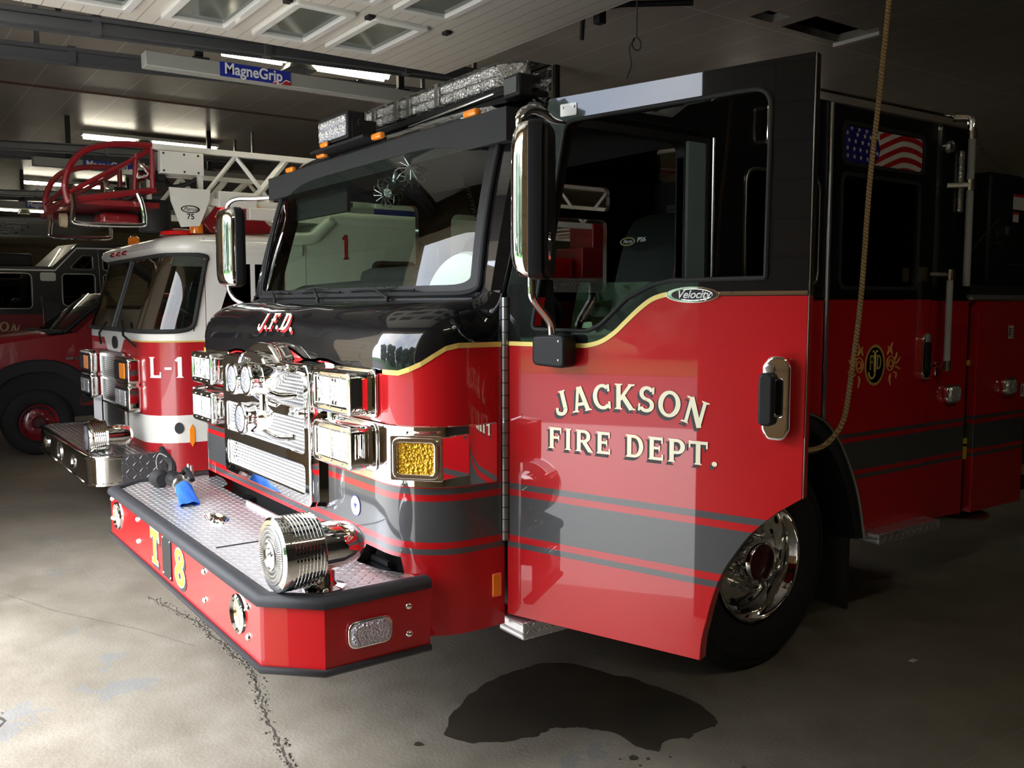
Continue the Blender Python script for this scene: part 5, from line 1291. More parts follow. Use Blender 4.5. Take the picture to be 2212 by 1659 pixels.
obj('bail_handle', mtube(smooth_path([(-2.02,-1.15,.90),(-1.98,-1.15,.925),(-1.88,-1.16,.92),(-1.80,-1.17,.90)], 5), .013, 8), 'black_plastic', NZ)
obj('retaining_cord', mtube(smooth_path([(-2.24,-1.22,.88),(-2.30,-1.21,.93),(-2.27,-1.20,.97),(-2.20,-1.18,.96)], 5), .003, 6), 'steel', NZ)
for x in (-2.42, -2.36): tag(obj('deck_pin', mtube([(x, -1.01, .80), (x, -1.01, .875)], .009, 10), 'satin_chrome', T))

# ================================================================== LADDER TRUCK IN THE NEXT BAY
LT = empty('ladder_truck', (-5.88, 1.5, 0), 'white and red ladder truck with L-1 on its cab in the next bay', 'fire truck')
LX1, LX0 = -4.68, -7.08
def lplan(r, yf, ye, ins=0., n=9, nf=14):
    P = []; x1 = LX1-ins; x0 = LX0+ins
    half = [(x1, ye + (yf+r-ye)*k/3) for k in range(4)] + [(x1-r+r*math.cos(PI/2*k/n), yf+r-r*math.sin(PI/2*k/n)) for k in range(1, n+1)]
    front = [(x1-r+(x0-x1+2*r)*k/nf, yf) for k in range(1, nf)]
    return half + front + [(LX0+LX1-x, y) for x, y in half][::-1]
P0 = lplan(.30, -.64, -.20)
def lrow(z, yf, r=.30): return [(x, y, z) for x, y in lplan(r, yf, -.20)]
rows = [lrow(.42, -.63), lrow(.655, -.64), lrow(.875, -.64), lrow(1.2, -.64)]
def belt(x): xc = abs(x+5.88); return 1.46 - .13*max(0, 1-(xc/.34)**6)
rows.append([(x, y, belt(x)) for x, y in P0])
obj('cab_front', loft(BM(), rows), 'ladder_paint', LT)
rows2 = [[(x, y, belt(x)) for x, y in P0], lrow(1.54, -.64)]
obj('cab_belt', loft(BM(), rows2), 'white_paint', LT)
obj('gold_line', mtube([(x+(.003 if x > -5.88 else -.003), y-.003, belt(x)) for x, y in P0[:16]], .007, 6), 'gold_leaf', LT)
def wr(t): return lrow(1.54+.61*t, -.64+.19*t, .30)
ncol = len(P0)
# white frame: pillar columns and header, with the big wrap-round screen between
gl_rows = [wr(k/8) for k in range(9)]
obj('windshield', loft(BM(), [[p for p in r] for r in [[(x, y-.004, z) for x, y, z in g[2:-2]] for g in gl_rows]]), 'side_glass', LT)
obj('cab_pillar', loft(BM(), [g[:3] for g in gl_rows]), 'white_paint', LT); obj('cab_pillar', loft(BM(), [g[-3:] for g in gl_rows]), 'white_paint', LT)
def lscr(u, v):      # 0..1 across the screen, 0..1 up
    g0 = gl_rows[0][2:-2]; j = u*(len(g0)-1); i = min(len(g0)-2, int(j)); f = j-i; g = wr(v)[2:-2]
    return Vector(g[i]).lerp(Vector(g[i+1]), f) + Vector((0, -.006, 0))
lp = roundpoly([(0,0),(1,0),(1,1),(0,1)], [.11,.11,.14,.14], 8); fine_ = []
for a, b in zip(lp, lp[1:]+lp[:1]):
    k = max(1, int(math.hypot(b[0]-a[0], b[1]-a[1])/.03)); fine_ += [(a[0]+(b[0]-a[0])*i/k, a[1]+(b[1]-a[1])*i/k) for i in range(k)]
obj('windshield_seal', mtube([lscr(u, v) + Vector((.006 if u < .3 else 0, -.004, 0)) for u, v in fine_], .018, 8, closed=True), 'black_rubber', LT)
obj('windshield_divider', mtube([(-5.88, -.652, 1.54), (-5.88, -.46, 2.15)], .014, 8), 'dark_metal', LT)
for cu, cv in ((0,0),(1,0),(1,1),(0,1)):
    near = [q for q in lp if abs(q[0]-cu) < .15 and abs(q[1]-cv) < .15]; bm = BM(); c_ = lscr(cu, cv) + Vector((.004 if cu == 0 else -.004, -.003, 0))
    for q0, q1 in zip(near, near[1:]):
        bm.faces.new([bm.verts.new(p_) for p_ in (c_, lscr(*q0) + Vector((.004 if cu == 0 else -.004, -.003, 0)), lscr(*q1) + Vector((.004 if cu == 0 else -.004, -.003, 0)))])
    obj('screen_corner', bm, 'white_paint', LT)
# roof with its thick rolled edge
bm = BM(); rr = []
for z, ins, yf in ((2.15, 0, -.45), (2.17, -.02, -.50), (2.20, -.03, -.52), (2.25, -.02, -.50), (2.30, .06, -.40), (2.335, .25, -.15), (2.345, .6, .1)):
    rr.append([(x, y, z) for x, y in [(LX1-ins, .62)] + lplan(.30, yf, .1, ins) + [(LX0+ins, .62)]])
loft(bm, rr); bm.faces.new([v for v in bm.verts if abs(v.co.z-2.345) < 1e-4]); obj('cab_roof', bm, 'white_paint', LT, ang=50)
# side body: front door, rear door and raised roof
XL = XF(LX1)
dw = roundpoly([(-.10,1.64),(.47,1.64),(.47,2.08),(.05,2.08)], .03)
plate('cab_door', roundpoly([(-.195,.43),(.655,.43),(.655,2.28),(-.195,2.28)], .01), .05, XL, 'ladder_paint', LT, holes=[dw], w0=-.05)
cd = plate('door_upper_paint', rectpl(-.195,1.46,.655,2.28), .0015, XL, 'white_paint', LT, holes=[dw], w0=.0002, smooth=False)
plate('window_pane', dw, .004, XL, 'dark_glass', LT, w0=-.02, smooth=False)
obj('window_divider', mbox(LX1-.02, LX1+.006, .18, .21, 1.64, 2.08), 'white_paint', LT)
obj('door_hinge', mtube([(LX1+.008, -.20, .60), (LX1+.008, -.20, 1.46)], .010, 8), 'satin_chrome', LT)
rw = rrect(1.29, 1.72, 1.72, 2.12, .07)
side2 = [(.66,.43),(2.4,.43),(2.4,2.46),(.93,2.46),(.74,2.30),(.66,2.30)]
plate('crew_side', side2, .05, XL, 'white_paint', LT, holes=[rw], w0=-.05)
plate('crew_lower_paint', rectpl(.66,.43,2.4,1.46), .0015, XL, 'ladder_paint', LT, w0=.0002, smooth=False)
wf = plate('window_frame', rrect(1.275,1.705,1.735,2.135,.08), .008, XL, 'black_rubber', LT, holes=[rrect(1.30,1.73,1.71,2.11,.06)], w0=.001, bevel=.002); plate('window_pane', rw, .004, XL, 'dark_glass', wf, w0=-.02, smooth=False)
bm = BM()
for xo in (LX1, ):
    tube(bm, smooth_path([(xo+.0,.52,2.30),(xo,.70,2.31),(xo,.78,2.36),(xo,.90,2.47),(xo,.98,2.49),(xo,2.4,2.49)], 4), .055, 14)
obj('roof_roll', bm, 'white_paint', LT)
bm = BM(); loft(bm, [[(LX1-.05, y, z) for y, z in ((.55,2.33),(.74,2.35),(.93,2.50),(2.4,2.52))], [(LX0+.05, y, z) for y, z in ((.55,2.33),(.74,2.35),(.93,2.50),(2.4,2.52))]]); obj('crew_roof', bm, 'white_paint', LT)
bm = BM(); 
for p in G['1'][1]: bm.faces.new([bm.verts.new((LX1+.003, .985+a*.21*.85, 2.14+b*.215)) for a, b in p])
flat('number', bm, 'red_letter', LT, Vector((1,0,0)))
# L-1 on the curved corner
bm = BM()
def lcor(s):       # distance along the corner from the hinge forward -> point and normal
    L1 = .14; r = .30
    if s < L1: return Vector((LX1, -.20-s)), Vector((1, 0))
    a = min(PI/2, (s-L1)/r); n_ = Vector((math.cos(a), -math.sin(a))); c = Vector((LX1-r, -.34)); return c + n_*r, n_
x = 0; tot = text_width('L-1', .165, .03, 1.0); s_start = .47
for ch in 'L-1':
    w_, ps = G[ch]
    for j_, p in enumerate(ps):
        vs = []
        for a, b in p:
            q, n_ = lcor(s_start - (x+a)*.165*1.0); q = q + n_*(.004+j_*1.2e-5); vs.append(bm.verts.new((q.x, q.y, 1.175+b*.165)))
        bm.faces.new(vs)
    x += w_+.03
flat('unit_lettering', bm, 'white_plain', LT, Vector((1,-1,0)))
# grille, headlamps, logo, wipers
YL = YF(-.655)
g2 = plate('grille', rrect(-6.33,.60,-5.43,1.345,.02), .02, YL, 'satin_chrome', LT, holes=[rectpl(-6.27,.62,-5.50,.87), rectpl(-6.27,.885,-5.50,1.085), rectpl(-6.27,1.10,-5.50,1.29)], w0=-.005, bevel=.004)
obj('grille_mesh', mbox(-6.28,-5.49,-.652,-.648,.61,1.30), 'fine_grille', g2, smooth=False)
plate('maker_badge', ell(-5.80,1.425,.085,.055,30), .01, YF(-.646), 'dark_metal', LT, w0=0)
def lhead(x0, x1, z0, z1, am):
    h = plate('headlight', rrect(x0,z0,x1,z1,.03), .10, YF(-.66), 'chrome', LT, w0=-.02, bevel=.012)
    plate('lamp_bezel', rrect(x0+.03,z0+.02,x1-.03,z1-.02,.02), .006, YF(-.74), 'black_plastic', h, w0=0)
    xm = x0+(x1-x0)*.5
    plate('lamp_lens', rrect(x0+.05,z0+.04,xm-.005,z1-.04,.01), .012, YF(-.742), 'clear_lens' if not am else 'dark_metal', h, w0=0, bevel=.003)
    plate('lamp_lens', rrect(xm+.005,z0+.04,x1-.05,z1-.04,.01), .012, YF(-.742), 'clear_lens' if not am else 'amber_glow', h, w0=0, bevel=.003)
for x0, x1 in ((-5.42,-4.98), (-6.86,-6.42)):
    lhead(x0, x1, 1.12, 1.32, True); lhead(x0, x1, .90, 1.10, False)
for a, b, c, d in (((-6.03,-.66,1.60),(-6.16,-.70,1.50),(-6.26,-.67,1.40),0), ((-5.45,-.66,1.62),(-5.25,-.70,1.50),(-4.98,-.67,1.42),0)):
    obj('wiper', mtube([a, b, c], .010, 6), 'black_plastic', LT)
mk = plate('side_marker', [(-.335,.62),(-.355,.66),(-.355,.76),(-.335,.80),(-.315,.76),(-.315,.66)], .008, XL, 'amber_glow', LT, w0=.001)
for v in mk.data.vertices: v.co.x += .0
plate('round_seal', ell(0,0,.035,.045,28), .002, frame((LX1-.012,-.43,.775),(.32,.95,0),(0,0,1)), 'dark_metal', LT, w0=.003)
pp = plate('notice_paper', rectpl(-6.80,.66,-6.40,.92), .002, YF(-.646), 'paper', LT, w0=.001, smooth=False)
# roof markers and rotating lamps
bm = BM()
for x in (-6.35,-6.12,-5.90): 
    o_ = obj('marker_light', mbox(x-.05,x+.05,-.54,-.49,2.185,2.225), 'maroon_paint', LT, bev=.015)
obj('beacon', mlathe([(0,.055),(.07,.05),(.085,.03),(.087,0)], (-6.35,-.33,2.30), (0,0,1), 20), 'amber_lens', LT)
obj('beacon', mlathe([(0,.055),(.08,.05),(.095,.03),(.097,0)], (-4.95,-.17,2.33), (0,0,1), 20), 'amber_lens', LT)
obj('roof_lamp_dome', mlathe([(0,.16),(.03,.15),(.055,.08),(.06,0)], (-5.15,-.25,2.32), (0,0,1), 24), 'red_lens', LT)
# bumper
LBP = [(LX0, -.45), (LX0, -.95)] + [(LX0+.14-.14*math.cos(PI/2*k/5), -.96-.14*math.sin(PI/2*k/5)) for k in range(6)] + [(LX1-.14+.14*math.sin(PI/2*k/5), -.96-.14*math.cos(PI/2*k/5)) for k in range(6)] + [(LX1, -.87)]
lbp = obj('bumper', sweep(LBP, [(.0,.372),(.012,.375),(.012,.392),(0,.396),(0,.575),(.012,.580),(.012,.598),(0,.604),(-.03,.602)]), 'chrome', LT, ang=60)
obj('bumper_side', mbox(LX1-.03, LX1+.002, -.87, -.54, .388, .598), 'tread_dark', lbp)
obj('deck_plate', mbox(LX0+.03, LX1-.02, -1.07, -.56, .575, .592), 'satin_chrome', lbp)
bm = BM(); 
for k in range(11): y = -1.03+k*.042; box(bm, LX0+.06, LX1-.05, y, y+.018, .592, .597)
obj('deck_rib', bm, 'satin_chrome', lbp, smooth=False)
for x, r in ((-6.62,.055), (-5.91,.085), (-5.29,.06)): obj('bumper_lamp', mlathe([(0,r),(.01,r*.97),(.014,r*.8),(-.0,r*.7),(.002,0)], (x, -1.101, .49), (0,-1,0), 28), 'satin_chrome' if r > .08 else 'chrome', lbp)
s2 = obj('siren', mlathe([(0,.09),(0,.115),(.02,.125)] + [q for k in range(7) for q in ((.03+k*.014,.125),(.036+k*.014,.119))] + [(.135,.125),(.14,.085),(.25,.085),(.30,.075),(.33,.05),(.345,0)], (-4.86,-1.08,.735), (0,1,0), 36), 'chrome', LT)
obj('siren_face', mlathe([(-.003,.095),(-.006,.05),(-.012,.03),(-.012,0)], (-4.86,-1.08,.735), (0,1,0), 30), 'led_lens', s2); obj('siren_base', mtube([(-4.86,-.93,.60),(-4.86,-.93,.68)], .04, 14), 'steel', s2)
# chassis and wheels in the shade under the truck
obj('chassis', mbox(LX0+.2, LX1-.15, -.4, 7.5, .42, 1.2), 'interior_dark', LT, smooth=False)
w2 = obj('wheel', mlathe([(-.30,.25),(-.12,.25),(-.12,.1)], (LX1-.08, 1.10, .53), (1,0,0), 24), 'dark_metal', LT); wheel(w2, Vector((LX1-.08, 1.10, .53)))
# cab interior silhouettes
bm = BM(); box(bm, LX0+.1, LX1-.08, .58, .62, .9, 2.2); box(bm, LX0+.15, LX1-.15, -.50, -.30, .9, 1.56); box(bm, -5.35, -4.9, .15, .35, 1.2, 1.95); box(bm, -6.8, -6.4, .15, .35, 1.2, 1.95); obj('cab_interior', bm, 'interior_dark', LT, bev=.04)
bm = BM(); c_ = Vector((-5.15,-.22,1.66)); u_, v_, w_ = basis(Vector((0,.7,1))); tube(bm, [c_+(u_*math.cos(a)+v_*math.sin(a))*.21 for a in [k*2*PI/28 for k in range(28)]], .015, 6, closed=True); obj('steering_wheel', bm, 'black_plastic', LT)
# rear body seen through the near truck's windows
bm = BM(); box(bm, LX0+.05, LX1-.02, 2.45, 9, .6, 1.75); obj('rear_body', bm, 'ladder_paint', LT, smooth=False)
obj('side_tread', mbox(LX1-.5, LX1, 2.5, 6, 1.75, 2.02), 'tread_side', LT); obj('tool_box', mbox(-5.35, -4.9, 3.9, 4.4, 2.03, 2.36), 'maroon_paint', LT, bev=.01); obj('tool_box', mbox(-5.3, -4.9, 4.05, 4.6, 2.36, 2.62), 'maroon_paint', LT, bev=.01); obj('tool_box', mbox(-5.3, -5.0, 3.2, 3.85, 2.03, 2.25), 'red_paint', LT, bev=.01)
# equipment on the crew roof
obj('roof_box', mbox(-5.35, -4.88, 1.42, 1.93, 2.62, 2.74), 'white_paint', LT, bev=.015); obj('roof_box', mbox(-5.33, -4.90, 1.42, 1.93, 2.53, 2.62), 'blue_sign', LT)
obj('tread_box', mbox(-5.30, -4.90, 1.08, 1.42, 2.52, 2.62), 'tread_side', LT); obj('roof_box', mbox(-5.3, -4.9, .62, 1.08, 2.46, 2.60), 'white_paint', LT)
# ladder: two side trusses with rungs
def truss(x, y0, y1):
    bm = BM(); box(bm, x-.03, x+.03, y0, y1, 2.975, 3.02)
    y = -.13
    for yy in (-.13, ): box(bm, x-.02, x+.02, yy-.02, yy+.02, 2.62, 2.98)
    pts = [(.115, 2.64, -.22-.0, 0)]
    for a, b, c, d in ((-.10,2.64,.17,2.98), (.17,2.98,.45,2.64), (-.08+.35,2.58,.62,3.0), (.36,2.55,.84,3.0), (.85,2.98,1.15,2.62), (1.15,2.62,1.5,2.98), (1.5,2.98,1.85,2.62), (1.85,2.62,2.2,2.98), (2.2,2.98,2.55,2.62), (2.55,2.62,2.9,2.98), (2.9,2.98,3.25,2.62), (3.25,2.62,3.6,2.98), (3.6,2.98,3.95,2.62), (3.95,2.62,4.3,2.98)):
        w_ = .019 if not (c in (.62, .84)) else .03
        tube(bm, [(x, a, b), (x, c, d)], w_, 4)
    box(bm, x-.03, x+.03, -.1, y1, 2.56, 2.62)
    return bm
for x in (-4.95, -6.55): obj('ladder_truss', truss(x, -.50, 8.), 'white_paint', LT, smooth=False)
bm = BM()
for k in range(20): tube(bm, [(-6.55, .2+k*.36, 2.60), (-4.95, .2+k*.36, 2.60)], .018, 8)
obj('ladder_rung', bm, 'white_paint', LT)
obj('pivot_block', mbox(-5.0, -4.88, .0, .32, 2.55, 2.68), 'white_paint', LT, bev=.006); obj('pivot_block', mbox(-4.99, -4.87, .25, .55, 2.46, 2.56), 'white_paint', LT, bev=.006)
XA = XF(-4.88)
bp75 = plate('bracket_plate', [(-.40,2.68),(-.39,2.58),(-.315,2.37),(-.17,2.385),(-.085,2.59),(-.075,2.68)][::-1], .02, XA, 'white_paint', LT, w0=0)
plate('maker_oval', ell(-.24,2.515,.075,.030,32), .0015, XA, 'black_plastic', bp75, holes=[ell(-.243,2.515,.062,.023,32)], w0=.0205)
text('maker_lettering', 'Pierce', .042, XA @ Matrix.Translation((-.243,2.515,.0205)), 'black_plastic', bp75, th=.001, shear=.4); text('number', '75', .062, XA @ Matrix.Translation((-.24,2.455,.0205)), 'black_plastic', bp75, th=.001, bold=.001)
bx_ = obj('control_box', mbox(-5.1, -4.88, -.455, -.115, 2.79, 2.965), 'white_paint', LT, bev=.006)
bm = BM()
for y in (-.43,-.27,-.16):
    for z in (2.81, 2.945): lathe(bm, [(0,.009),(.004,.007),(.005,0)], (-4.88, y, z), (1,0,0), 8)
obj('bolt', bm, 'dark_metal', bx_)
# red rescue basket
bk = BM()
for x, dy, dz in ((-4.95, 0, 0), (-6.5, .10, .02)):
    tube(bk, smooth_path([(x,-.50+dy,3.005+dz),(x,-.77+dy,2.99+dz),(x,-.97+dy,2.93+dz),(x,-1.07+dy,2.84+dz),(x,-1.12+dy,2.74+dz),(x,-1.14+dy,2.63+dz),(x,-1.12+dy,2.52+dz)], 5), .024, 8)
    tube(bk, [(x,-1.11+dy,2.60+dz),(x,-.63+dy,2.89+dz),(x,-.50+dy,2.98+dz)], .018, 8); tube(bk, [(x,-1.12+dy,2.54+dz),(x,-.48+dy,2.66+dz)], .026, 8); tube(bk, [(x,-.50+dy,3.0+dz),(x,-.50+dy,2.64+dz)], .022, 8); tube(bk, [(x,-.62+dy,2.93+dz),(x,-.64+dy,2.63+dz)], .018, 8)
for y, z in ((-1.12,2.53),(-1.13,2.63),(-.50,3.0),(-.50,2.66)): tube(bk, [(-4.95,y,z),(-6.5,y+.1,z+.02)], .02, 8)
obj('rescue_basket', bk, 'maroon_paint', LT)
obj('basket_floor', mbox(-6.5,-4.97,-1.08,-.45,2.52,2.56), 'maroon_paint', LT)
for x, dy in ((-4.90, 0), (-6.55, .10)):
    obj('guard_rail', mtube(smooth_path([(x,-1.10+dy,2.58),(x,-1.09+dy,2.50),(x,-1.10+dy,2.41),(x,-1.06+dy,2.365),(x,-.64+dy,2.37),(x,-.585+dy,2.41),(x,-.60+dy,2.54),(x,-.63+dy,2.62)], 4), .019, 10), 'chrome', LT)
def spot(c, d, r):
    s_ = obj('spotlight', mlathe([(0,r),(.01,r*1.03),(.05,r*.9),(.10,r*.5),(.12,r*.35),(.17,r*.35),(.175,0)], c, d, 24), 'chrome', LT); obj('spot_housing', mlathe([(.10,r*.5),(.22,r*.5),(.225,0)], c, d, 16), 'black_plastic', s_)
spot(Vector((-5.0,-.62,2.80)), Vector((0,1,-.15)), .085); spot(Vector((-6.3,-.60,2.78)), Vector((0,1,0)), .09); spot(Vector((-5.0,.0,2.34)), Vector((.1,.8,.5)), .075)
bm = BM(); tube(bm, [(-5.4,-.38,2.62),(-5.4,-.38,2.36)], .13, 20); tube(bm, smooth_path([(-5.2,-.35,2.8),(-5.15,-.3,2.72),(-5.05,-.2,2.74),(-5.0,-.1,2.80)], 4), .02, 8); obj('winch_drum', bm, 'black_rubber', LT)
bm = BM(); tube(bm, [(-5.75,-1.03,2.455),(-5.75,-.45,2.47)], .055, 16); tube(bm, [(-5.6,-.80,2.54),(-5.6,-.45,2.56)], .035, 12); obj('monitor_pipe', bm, 'black_rubber', LT)
obj('monitor_tip', mlathe([(0,.055),(.05,.062),(.055,.05)], (-5.75,-1.05,2.455), (0,1,0), 20), 'hose_tan', LT); obj('fuel_can', mbox(-5.6,-5.3,-.82,-.52,2.40,2.50), 'maroon_paint', LT, bev=.03)
# angular red light cover behind the mirror
bm = BM(); loft(bm, [[(-5.3,-.12,2.42),(-5.3,.02,2.60),(-5.3,.25,2.61),(-5.3,.52,2.36),(-5.3,.30,2.34),(-5.3,-.05,2.34)], [(-4.95,-.12,2.42),(-4.95,.02,2.60),(-4.95,.25,2.61),(-4.95,.52,2.36),(-4.95,.30,2.34),(-4.95,-.05,2.34)]], closed=True)
bm.faces.new([v for v in bm.verts if v.co.x > -5]); rl = obj('warning_light', bm, 'maroon_paint', LT, bev=.01)
plate('warning_lens', [(-.02,2.47),(.05,2.57),(.12,2.57),(.06,2.47)], .006, XF(-4.95), 'red_bright', rl, w0=.002); obj('amber_dome', mlathe([(0,.055),(.03,.045),(.04,0)], (-4.94,.33,2.53), (1,0,0), 20), 'amber_lens', rl)

# ================================================================== SMALL RED BRUSH TRUCK, THIRD BAY
BT_ = empty('brush_truck', (-10.1, 1.2, 0), 'small red truck with black wheel flares behind the white ladder truck', 'truck')
BX = -9.1; XB = XF(BX)
bm = BM(); rr = []
for y, zt, zs, w_ in ((-1.62,1.18,1.02,.75),(-1.45,1.30,1.10,.86),(-1.16,1.36,1.20,.94),(-.83,1.405,1.27,.98),(-.54,1.415,1.30,.99),(-.40,1.42,1.31,1.0)):
    cx = BX-1.0; rr.append([(cx+w_, y, 1.09), (cx+w_+.01, y, 1.10), (cx+w_, y, zs), (cx+w_-.12, y, zt-.02), (cx+w_-.3, y, zt+.01), (cx, y, zt+.03), (cx-w_+.3, y, zt+.01), (cx-w_+.12, y, zt-.02), (cx-w_, y, zs), (cx-w_, y, 1.09)])
loft(bm, rr); obj('bonnet', bm, 'maroon_paint', BT_, ang=50)
wfl = [(-1.36,.62),(-1.32,.88),(-1.18,1.02),(-.98,1.10),(-.80,1.12),(-.60,1.10),(-.42,1.02),(-.28,.88),(-.22,.62)]
sw = smooth_path([(a, b, 0) for a, b in wfl], 5)
bm = BM(); loft(bm, [[(BX+.02, p.x, p.y), (BX+.05, -.80+(p.x+.80)*.97, .5+(p.y-.5)*.97), (BX+.04, -.80+(p.x+.80)*.80, .42+(p.y-.42)*.80), (BX-.3, -.80+(p.x+.80)*.80, .42+(p.y-.42)*.80)] for p in sw]); obj('fender_flare', bm, 'black_rubber', BT_)
ar = [(p.x, p.y) for p in sw]
plate('fender', [(-1.62,.62)] + [(-1.36,.62)] + ar[1:-1] + [(-.22,.62),(.6,.55),(.6,1.42),(-.40,1.42),(-1.2,1.30),(-1.62,1.1)], .03, XB, 'maroon_paint', BT_, w0=-.03)
obj('model_trim', mbox(BX, BX+.008, -.50, -.28, 1.105, 1.135), 'satin_chrome', BT_)
bm = BM(); loft(bm, [[(BX-.05,-.52,1.42),(BX-1.0,-.62,1.45),(BX-1.95,-.52,1.42)], [(BX-.15,.02,1.86),(BX-1.0,-.05,1.90),(BX-1.85,.02,1.86)]]); obj('windshield', bm, 'side_glass', BT_)
obj('windshield_pillar', mtube([(BX-.04,-.50,1.42),(BX-.14,.03,1.86)], .03, 8), 'black_plastic', BT_); obj('cowl', mbox(BX-1.9,BX-.08,-.66,-.40,1.40,1.45), 'black_plastic', BT_, bev=.02)
bm = BM(); box(bm, BX-1.85, BX-.15, .03, 1.6, 1.84, 1.90); obj('cab_roof', bm, 'maroon_paint', BT_, bev=.03)
plate('cab_door', [(-.35,.55),(1.2,.55),(1.2,1.80),(.05,1.80),(-.35,1.44)], .03, XB, 'maroon_paint', BT_, holes=[[(-.22,1.44),(1.1,1.44),(1.1,1.76),(.08,1.76)]], w0=-.04)
obj('cab_body', mbox(BX-1.95, BX-.06, -1.3, 1.5, .42, 1.3), 'interior_dark', BT_, smooth=False)
w3 = obj('wheel', mlathe([(-.24,.2),(-.1,.2),(-.1,.1)], (BX+.03, -.81, .385), (1,0,0), 24), 'dark_metal', BT_); wheel(w3, Vector((BX+.03, -.81, .385)), R=.385, width=.24, rim='maroon_paint', s=.72, nl=8)

# ================================================================== FAR BLACK AND RED ENGINE
EN = empty('fire_engine', (-14.6, 1.5, 0), 'black over dark red crew cab fire engine parked farthest left', 'fire truck')
EX = -13.5; XE = XF(EX)
def eng(y, z): return (y*1.1334 + .326, z*1.1334 - .2335)      # survey grid to metres
def EP(l): return [eng(*p) for p in l]
w1 = roundpoly(EP([(-1.15,1.70),(-.475,1.71),(-.475,2.20),(-1.15,2.20)]), .08); w2_ = roundpoly(EP([(-.35,1.70),(-.09,1.70),(-.09,2.0),(-.09,2.20),(-.35,2.20)]), .06)
wA = roundpoly(EP([(.06,1.75),(.345,1.75),(.345,2.20),(.06,2.20)]), .08); wB_ = roundpoly(EP([(.10,2.32),(.33,2.32),(.33,2.50),(.22,2.50)]), .05); wC = roundpoly(EP([(.43,2.33),(.75,2.33),(.75,2.50),(.43,2.50)]), .05); wD = roundpoly(EP([(.43,1.75),(.75,1.75),(.75,2.20),(.43,2.20)]), .06)
wE = roundpoly(EP([(-.08,1.72),(.24,1.72),(.24,2.17),(-.08,2.17)]), .08)
wE2 = roundpoly(EP([(-.06,2.27),(.19,2.27),(.20,2.45),(.11,2.47)]), .05); 
outl = EP([(-1.3,1.0),(1.9,1.0),(1.9,2.64),(.13,2.62),(-.20,2.29),(-1.3,2.27)]); outl[0] = (outl[0][0], .55); outl[1] = (outl[1][0], .55)
WA = roundpoly(EP([(-.085,1.74),(.35,1.74),(.35,2.19),(-.085,2.19)]), .07)
WB_ = roundpoly(EP([(.0,2.255),(.33,2.255),(.33,2.455),(.19,2.455)]), .05)
zb = eng(0, 1.62)[1]
m = mat('engine_paint', (.16, .006, .01), .3, coat=.9); n = NT(m); _, x, y, z = n.xyz()
n.l.new(n.mix(n.m('GREATER_THAN', n.m('ADD', z, n.m('MULTIPLY', n.m('LESS_THAN', y, -.95), -.1)), zb), (.16, .006, .01, 1), (*BLACK, 1)), n.b.inputs['Base Color'])
WL = roundpoly(EP([(-1.2,1.70),(-.47,1.70),(-.47,2.19),(-1.2,2.19)]), .09)
shft = [p for p in (WL, WA, WB_)]
WC2 = roundpoly(EP([(.46,2.25),(.9,2.25),(.9,2.455),(.46,2.455)]), .05); WD2 = roundpoly(EP([(.46,1.74),(.9,1.74),(.9,2.19),(.46,2.19)]), .07)
plate('cab_side', outl, .05, XE, 'engine_paint', EN, holes=[WL, WA, WB_, WC2, WD2], w0=-.05)
for wn_ in (WL, WA, WB_, WC2, WD2):
    obj('window_frame', mtube([(EX+.004, a, b) for a, b in wn_], .013, 6, closed=True), 'satin_chrome', EN); plate('window_pane', wn_, .004, XE, 'dark_glass', EN, w0=-.03, smooth=False)
tr_ = EP([(-1.3,2.235),(-.17,2.235),(.12,2.555),(1.9,2.58)]); obj('white_line', mtube([(EX+.004, a, b) for a, b in tr_], .014, 6), 'decal_white', EN)
obj('door_seam', mtube([(EX+.004, *eng(.40,2.55)), (EX+.004, *eng(.43,1.60))], .008, 6), 'satin_chrome', EN)
q0, q1 = eng(-.33,2.10), eng(-.16,2.20); plate('scene_lamp', rrect(eng(-.36,2.09)[0], eng(0,2.09)[1], eng(-.17,0)[0], eng(0,2.20)[1], .03), .02, XE, 'white_paint', EN, w0=0, bevel=.006)
obj('hand_rail', mtube([(EX+.05, *eng(-.345,1.86)), (EX+.05, *eng(-.345,1.42))], .014, 8), 'chrome', EN)
plate('kick_plate', rectpl(eng(-.32,0)[0], eng(0,1.40)[1], eng(-.13,0)[0], eng(0,1.79)[1]), .004, XE, 'dark_metal', EN, w0=0)
bm = BM(); loft(bm, [[(EX-.02, *eng(-.20,2.29)), (EX-.02, *eng(.13,2.62))], [(EX-1.2, eng(-.20,0)[0]-.1, eng(0,2.31)[1]), (EX-1.2, *eng(.05,2.64))], [(EX-2.4, *eng(-.20,2.29)), (EX-2.4, *eng(.13,2.62))]]); obj('roof_ramp', bm, 'white_paint', EN)
bm = BM(); a_ = eng(-1.3,2.27); b_2 = eng(-.20,2.29); c_2 = eng(.13,2.62); d_2 = eng(1.9,2.64); box(bm, EX-2.4, EX-.03, a_[0], b_2[0], b_2[1]-.04, b_2[1]); box(bm, EX-2.4, EX-.03, c_2[0], d_2[0], c_2[1]-.04, c_2[1]); obj('cab_roof', bm, 'black_paint', EN, smooth=False)
obj('roof_unit', mbox(EX-1.4, EX-.5, eng(-.95,0)[0], eng(-.38,0)[0], b_2[1], b_2[1]+.22), 'black_plastic', EN, bev=.03)
obj('cab_interior', mbox(EX-2.4, EX-1.2, -1.6, 2.5, .5, 2.2), 'interior_dark', EN, smooth=False)
text('unit_lettering', 'E-', .20, XE @ Matrix.Translation((eng(.60,0)[0], eng(0,2.36)[1], 0)), 'decal_white', EN, th=.002, bold=.008)
bm = BM(); x = 0; hx = .15
ts_ = 'JACKSON'; tot = text_width(ts_, hx, .09, 1.0)
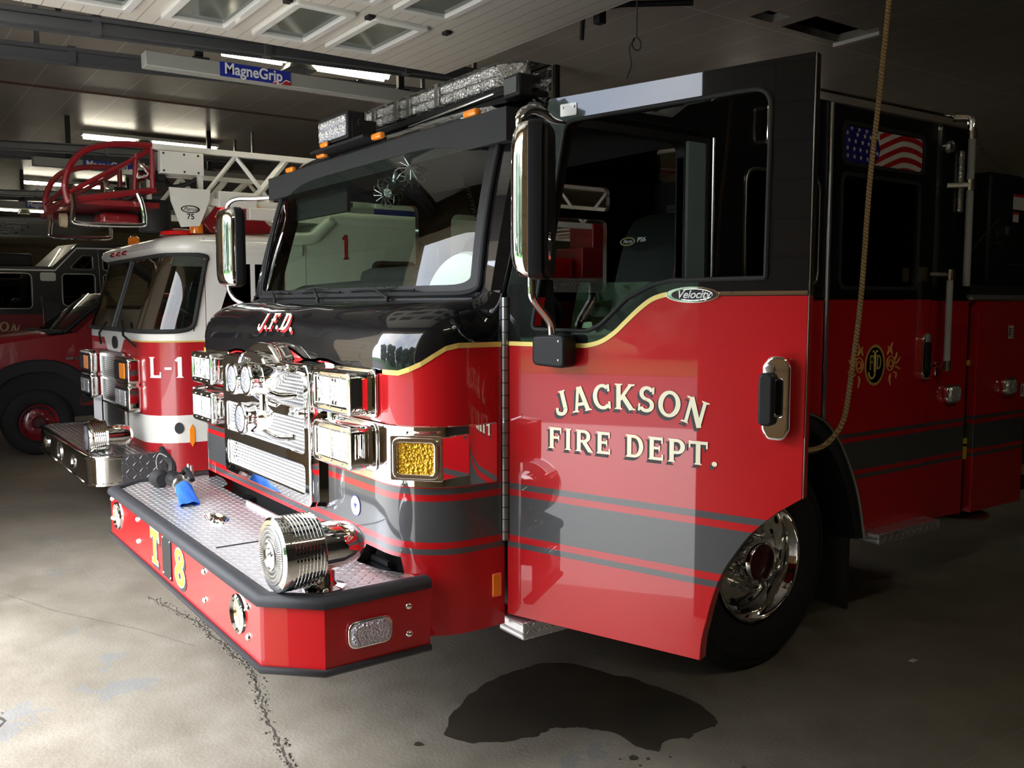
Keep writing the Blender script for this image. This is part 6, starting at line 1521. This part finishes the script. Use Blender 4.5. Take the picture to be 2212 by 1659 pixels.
for i, ch in enumerate(ts_):
    w_ = (G[ch][0]+.09)*hx; m_ = x + w_/2 - tot/2; a = m_/1.3; cc_ = (eng(-1.06,0)[0] + 1.3*math.sin(a), eng(0,1.37)[1]+.12-1.3+1.3*math.cos(a))
    for p in G[ch][1]:
        vs = []
        for u, v in p:
            lx = (u-G[ch][0]/2)*hx; ly = (v-.5)*hx; vs.append(bm.verts.new((EX+.004, cc_[0]+lx*math.cos(a)+ly*math.sin(a), cc_[1]-lx*math.sin(a)+ly*math.cos(a))))
        bm.faces.new(vs)
    x += w_
flat('door_lettering', bm, 'hose_tan', EN, Vector((1,0,0)))
obj('chassis', mbox(EX-2.3, EX-.2, -1.5, 6, .4, .7), 'interior_dark', EN, smooth=False)
w4 = obj('wheel', mlathe([(-.30,.25),(-.12,.25),(-.12,.1)], (EX-.06, -.1, .53), (1,0,0), 24), 'dark_metal', EN); wheel(w4, Vector((EX-.06, -.1, .53)), rim='maroon_paint')

# ================================================================== CAMERA, SKY, RENDER SETTINGS
def camera():
    f, yaw, pit, rol = 1958.58, .9486, .0876, -.0012
    cy, sy, cp, sp = math.cos(yaw), math.sin(yaw), math.cos(pit), math.sin(pit)
    fw = Vector((-sy*cp, cy*cp, -sp)); r = Vector((cy, sy, 0)); u = r.cross(fw)
    r2 = r*math.cos(rol) + u*math.sin(rol); u2 = u*math.cos(rol) - r*math.sin(rol)
    cam = bpy.data.objects.new('camera', bpy.data.cameras.new('camera')); COL.objects.link(cam)
    cam.matrix_world = Matrix(((r2.x, u2.x, -fw.x, 2.6466), (r2.y, u2.y, -fw.y, -2.4442), (r2.z, u2.z, -fw.z, 1.7501), (0, 0, 0, 1)))
    cam.data.sensor_fit = 'HORIZONTAL'; cam.data.sensor_width = 36.; cam.data.lens = f*36./2212.; cam.data.clip_start = .05; cam.data.clip_end = 300
    S.camera = cam
camera()
w = bpy.data.worlds.new('World'); S.world = w; w.use_nodes = True; nt = w.node_tree; nt.nodes.clear()
tc = nt.nodes.new('ShaderNodeTexCoord'); nz = nt.nodes.new('ShaderNodeTexNoise'); nz.inputs['Scale'].default_value = 2.2; nz.inputs['Detail'].default_value = 6
rp_ = nt.nodes.new('ShaderNodeValToRGB'); e = rp_.color_ramp.elements; e[0].position = .38; e[0].color = (.62, .70, .86, 1); e[1].position = .62; e[1].color = (1, 1, 1, 1)
bg = nt.nodes.new('ShaderNodeBackground'); out = nt.nodes.new('ShaderNodeOutputWorld')
nt.links.new(tc.outputs['Generated'], nz.inputs['Vector']); nt.links.new(nz.outputs['Fac'], rp_.inputs[0]); nt.links.new(rp_.outputs[0], bg.inputs[0]); nt.links.new(bg.outputs[0], out.inputs[0])
bg.inputs[1].default_value = 11.6
S.view_settings.view_transform = 'Standard'; S.view_settings.look = 'None'; S.view_settings.gamma = 1; S.view_settings.exposure = 0.; S.view_settings.use_curve_mapping = False
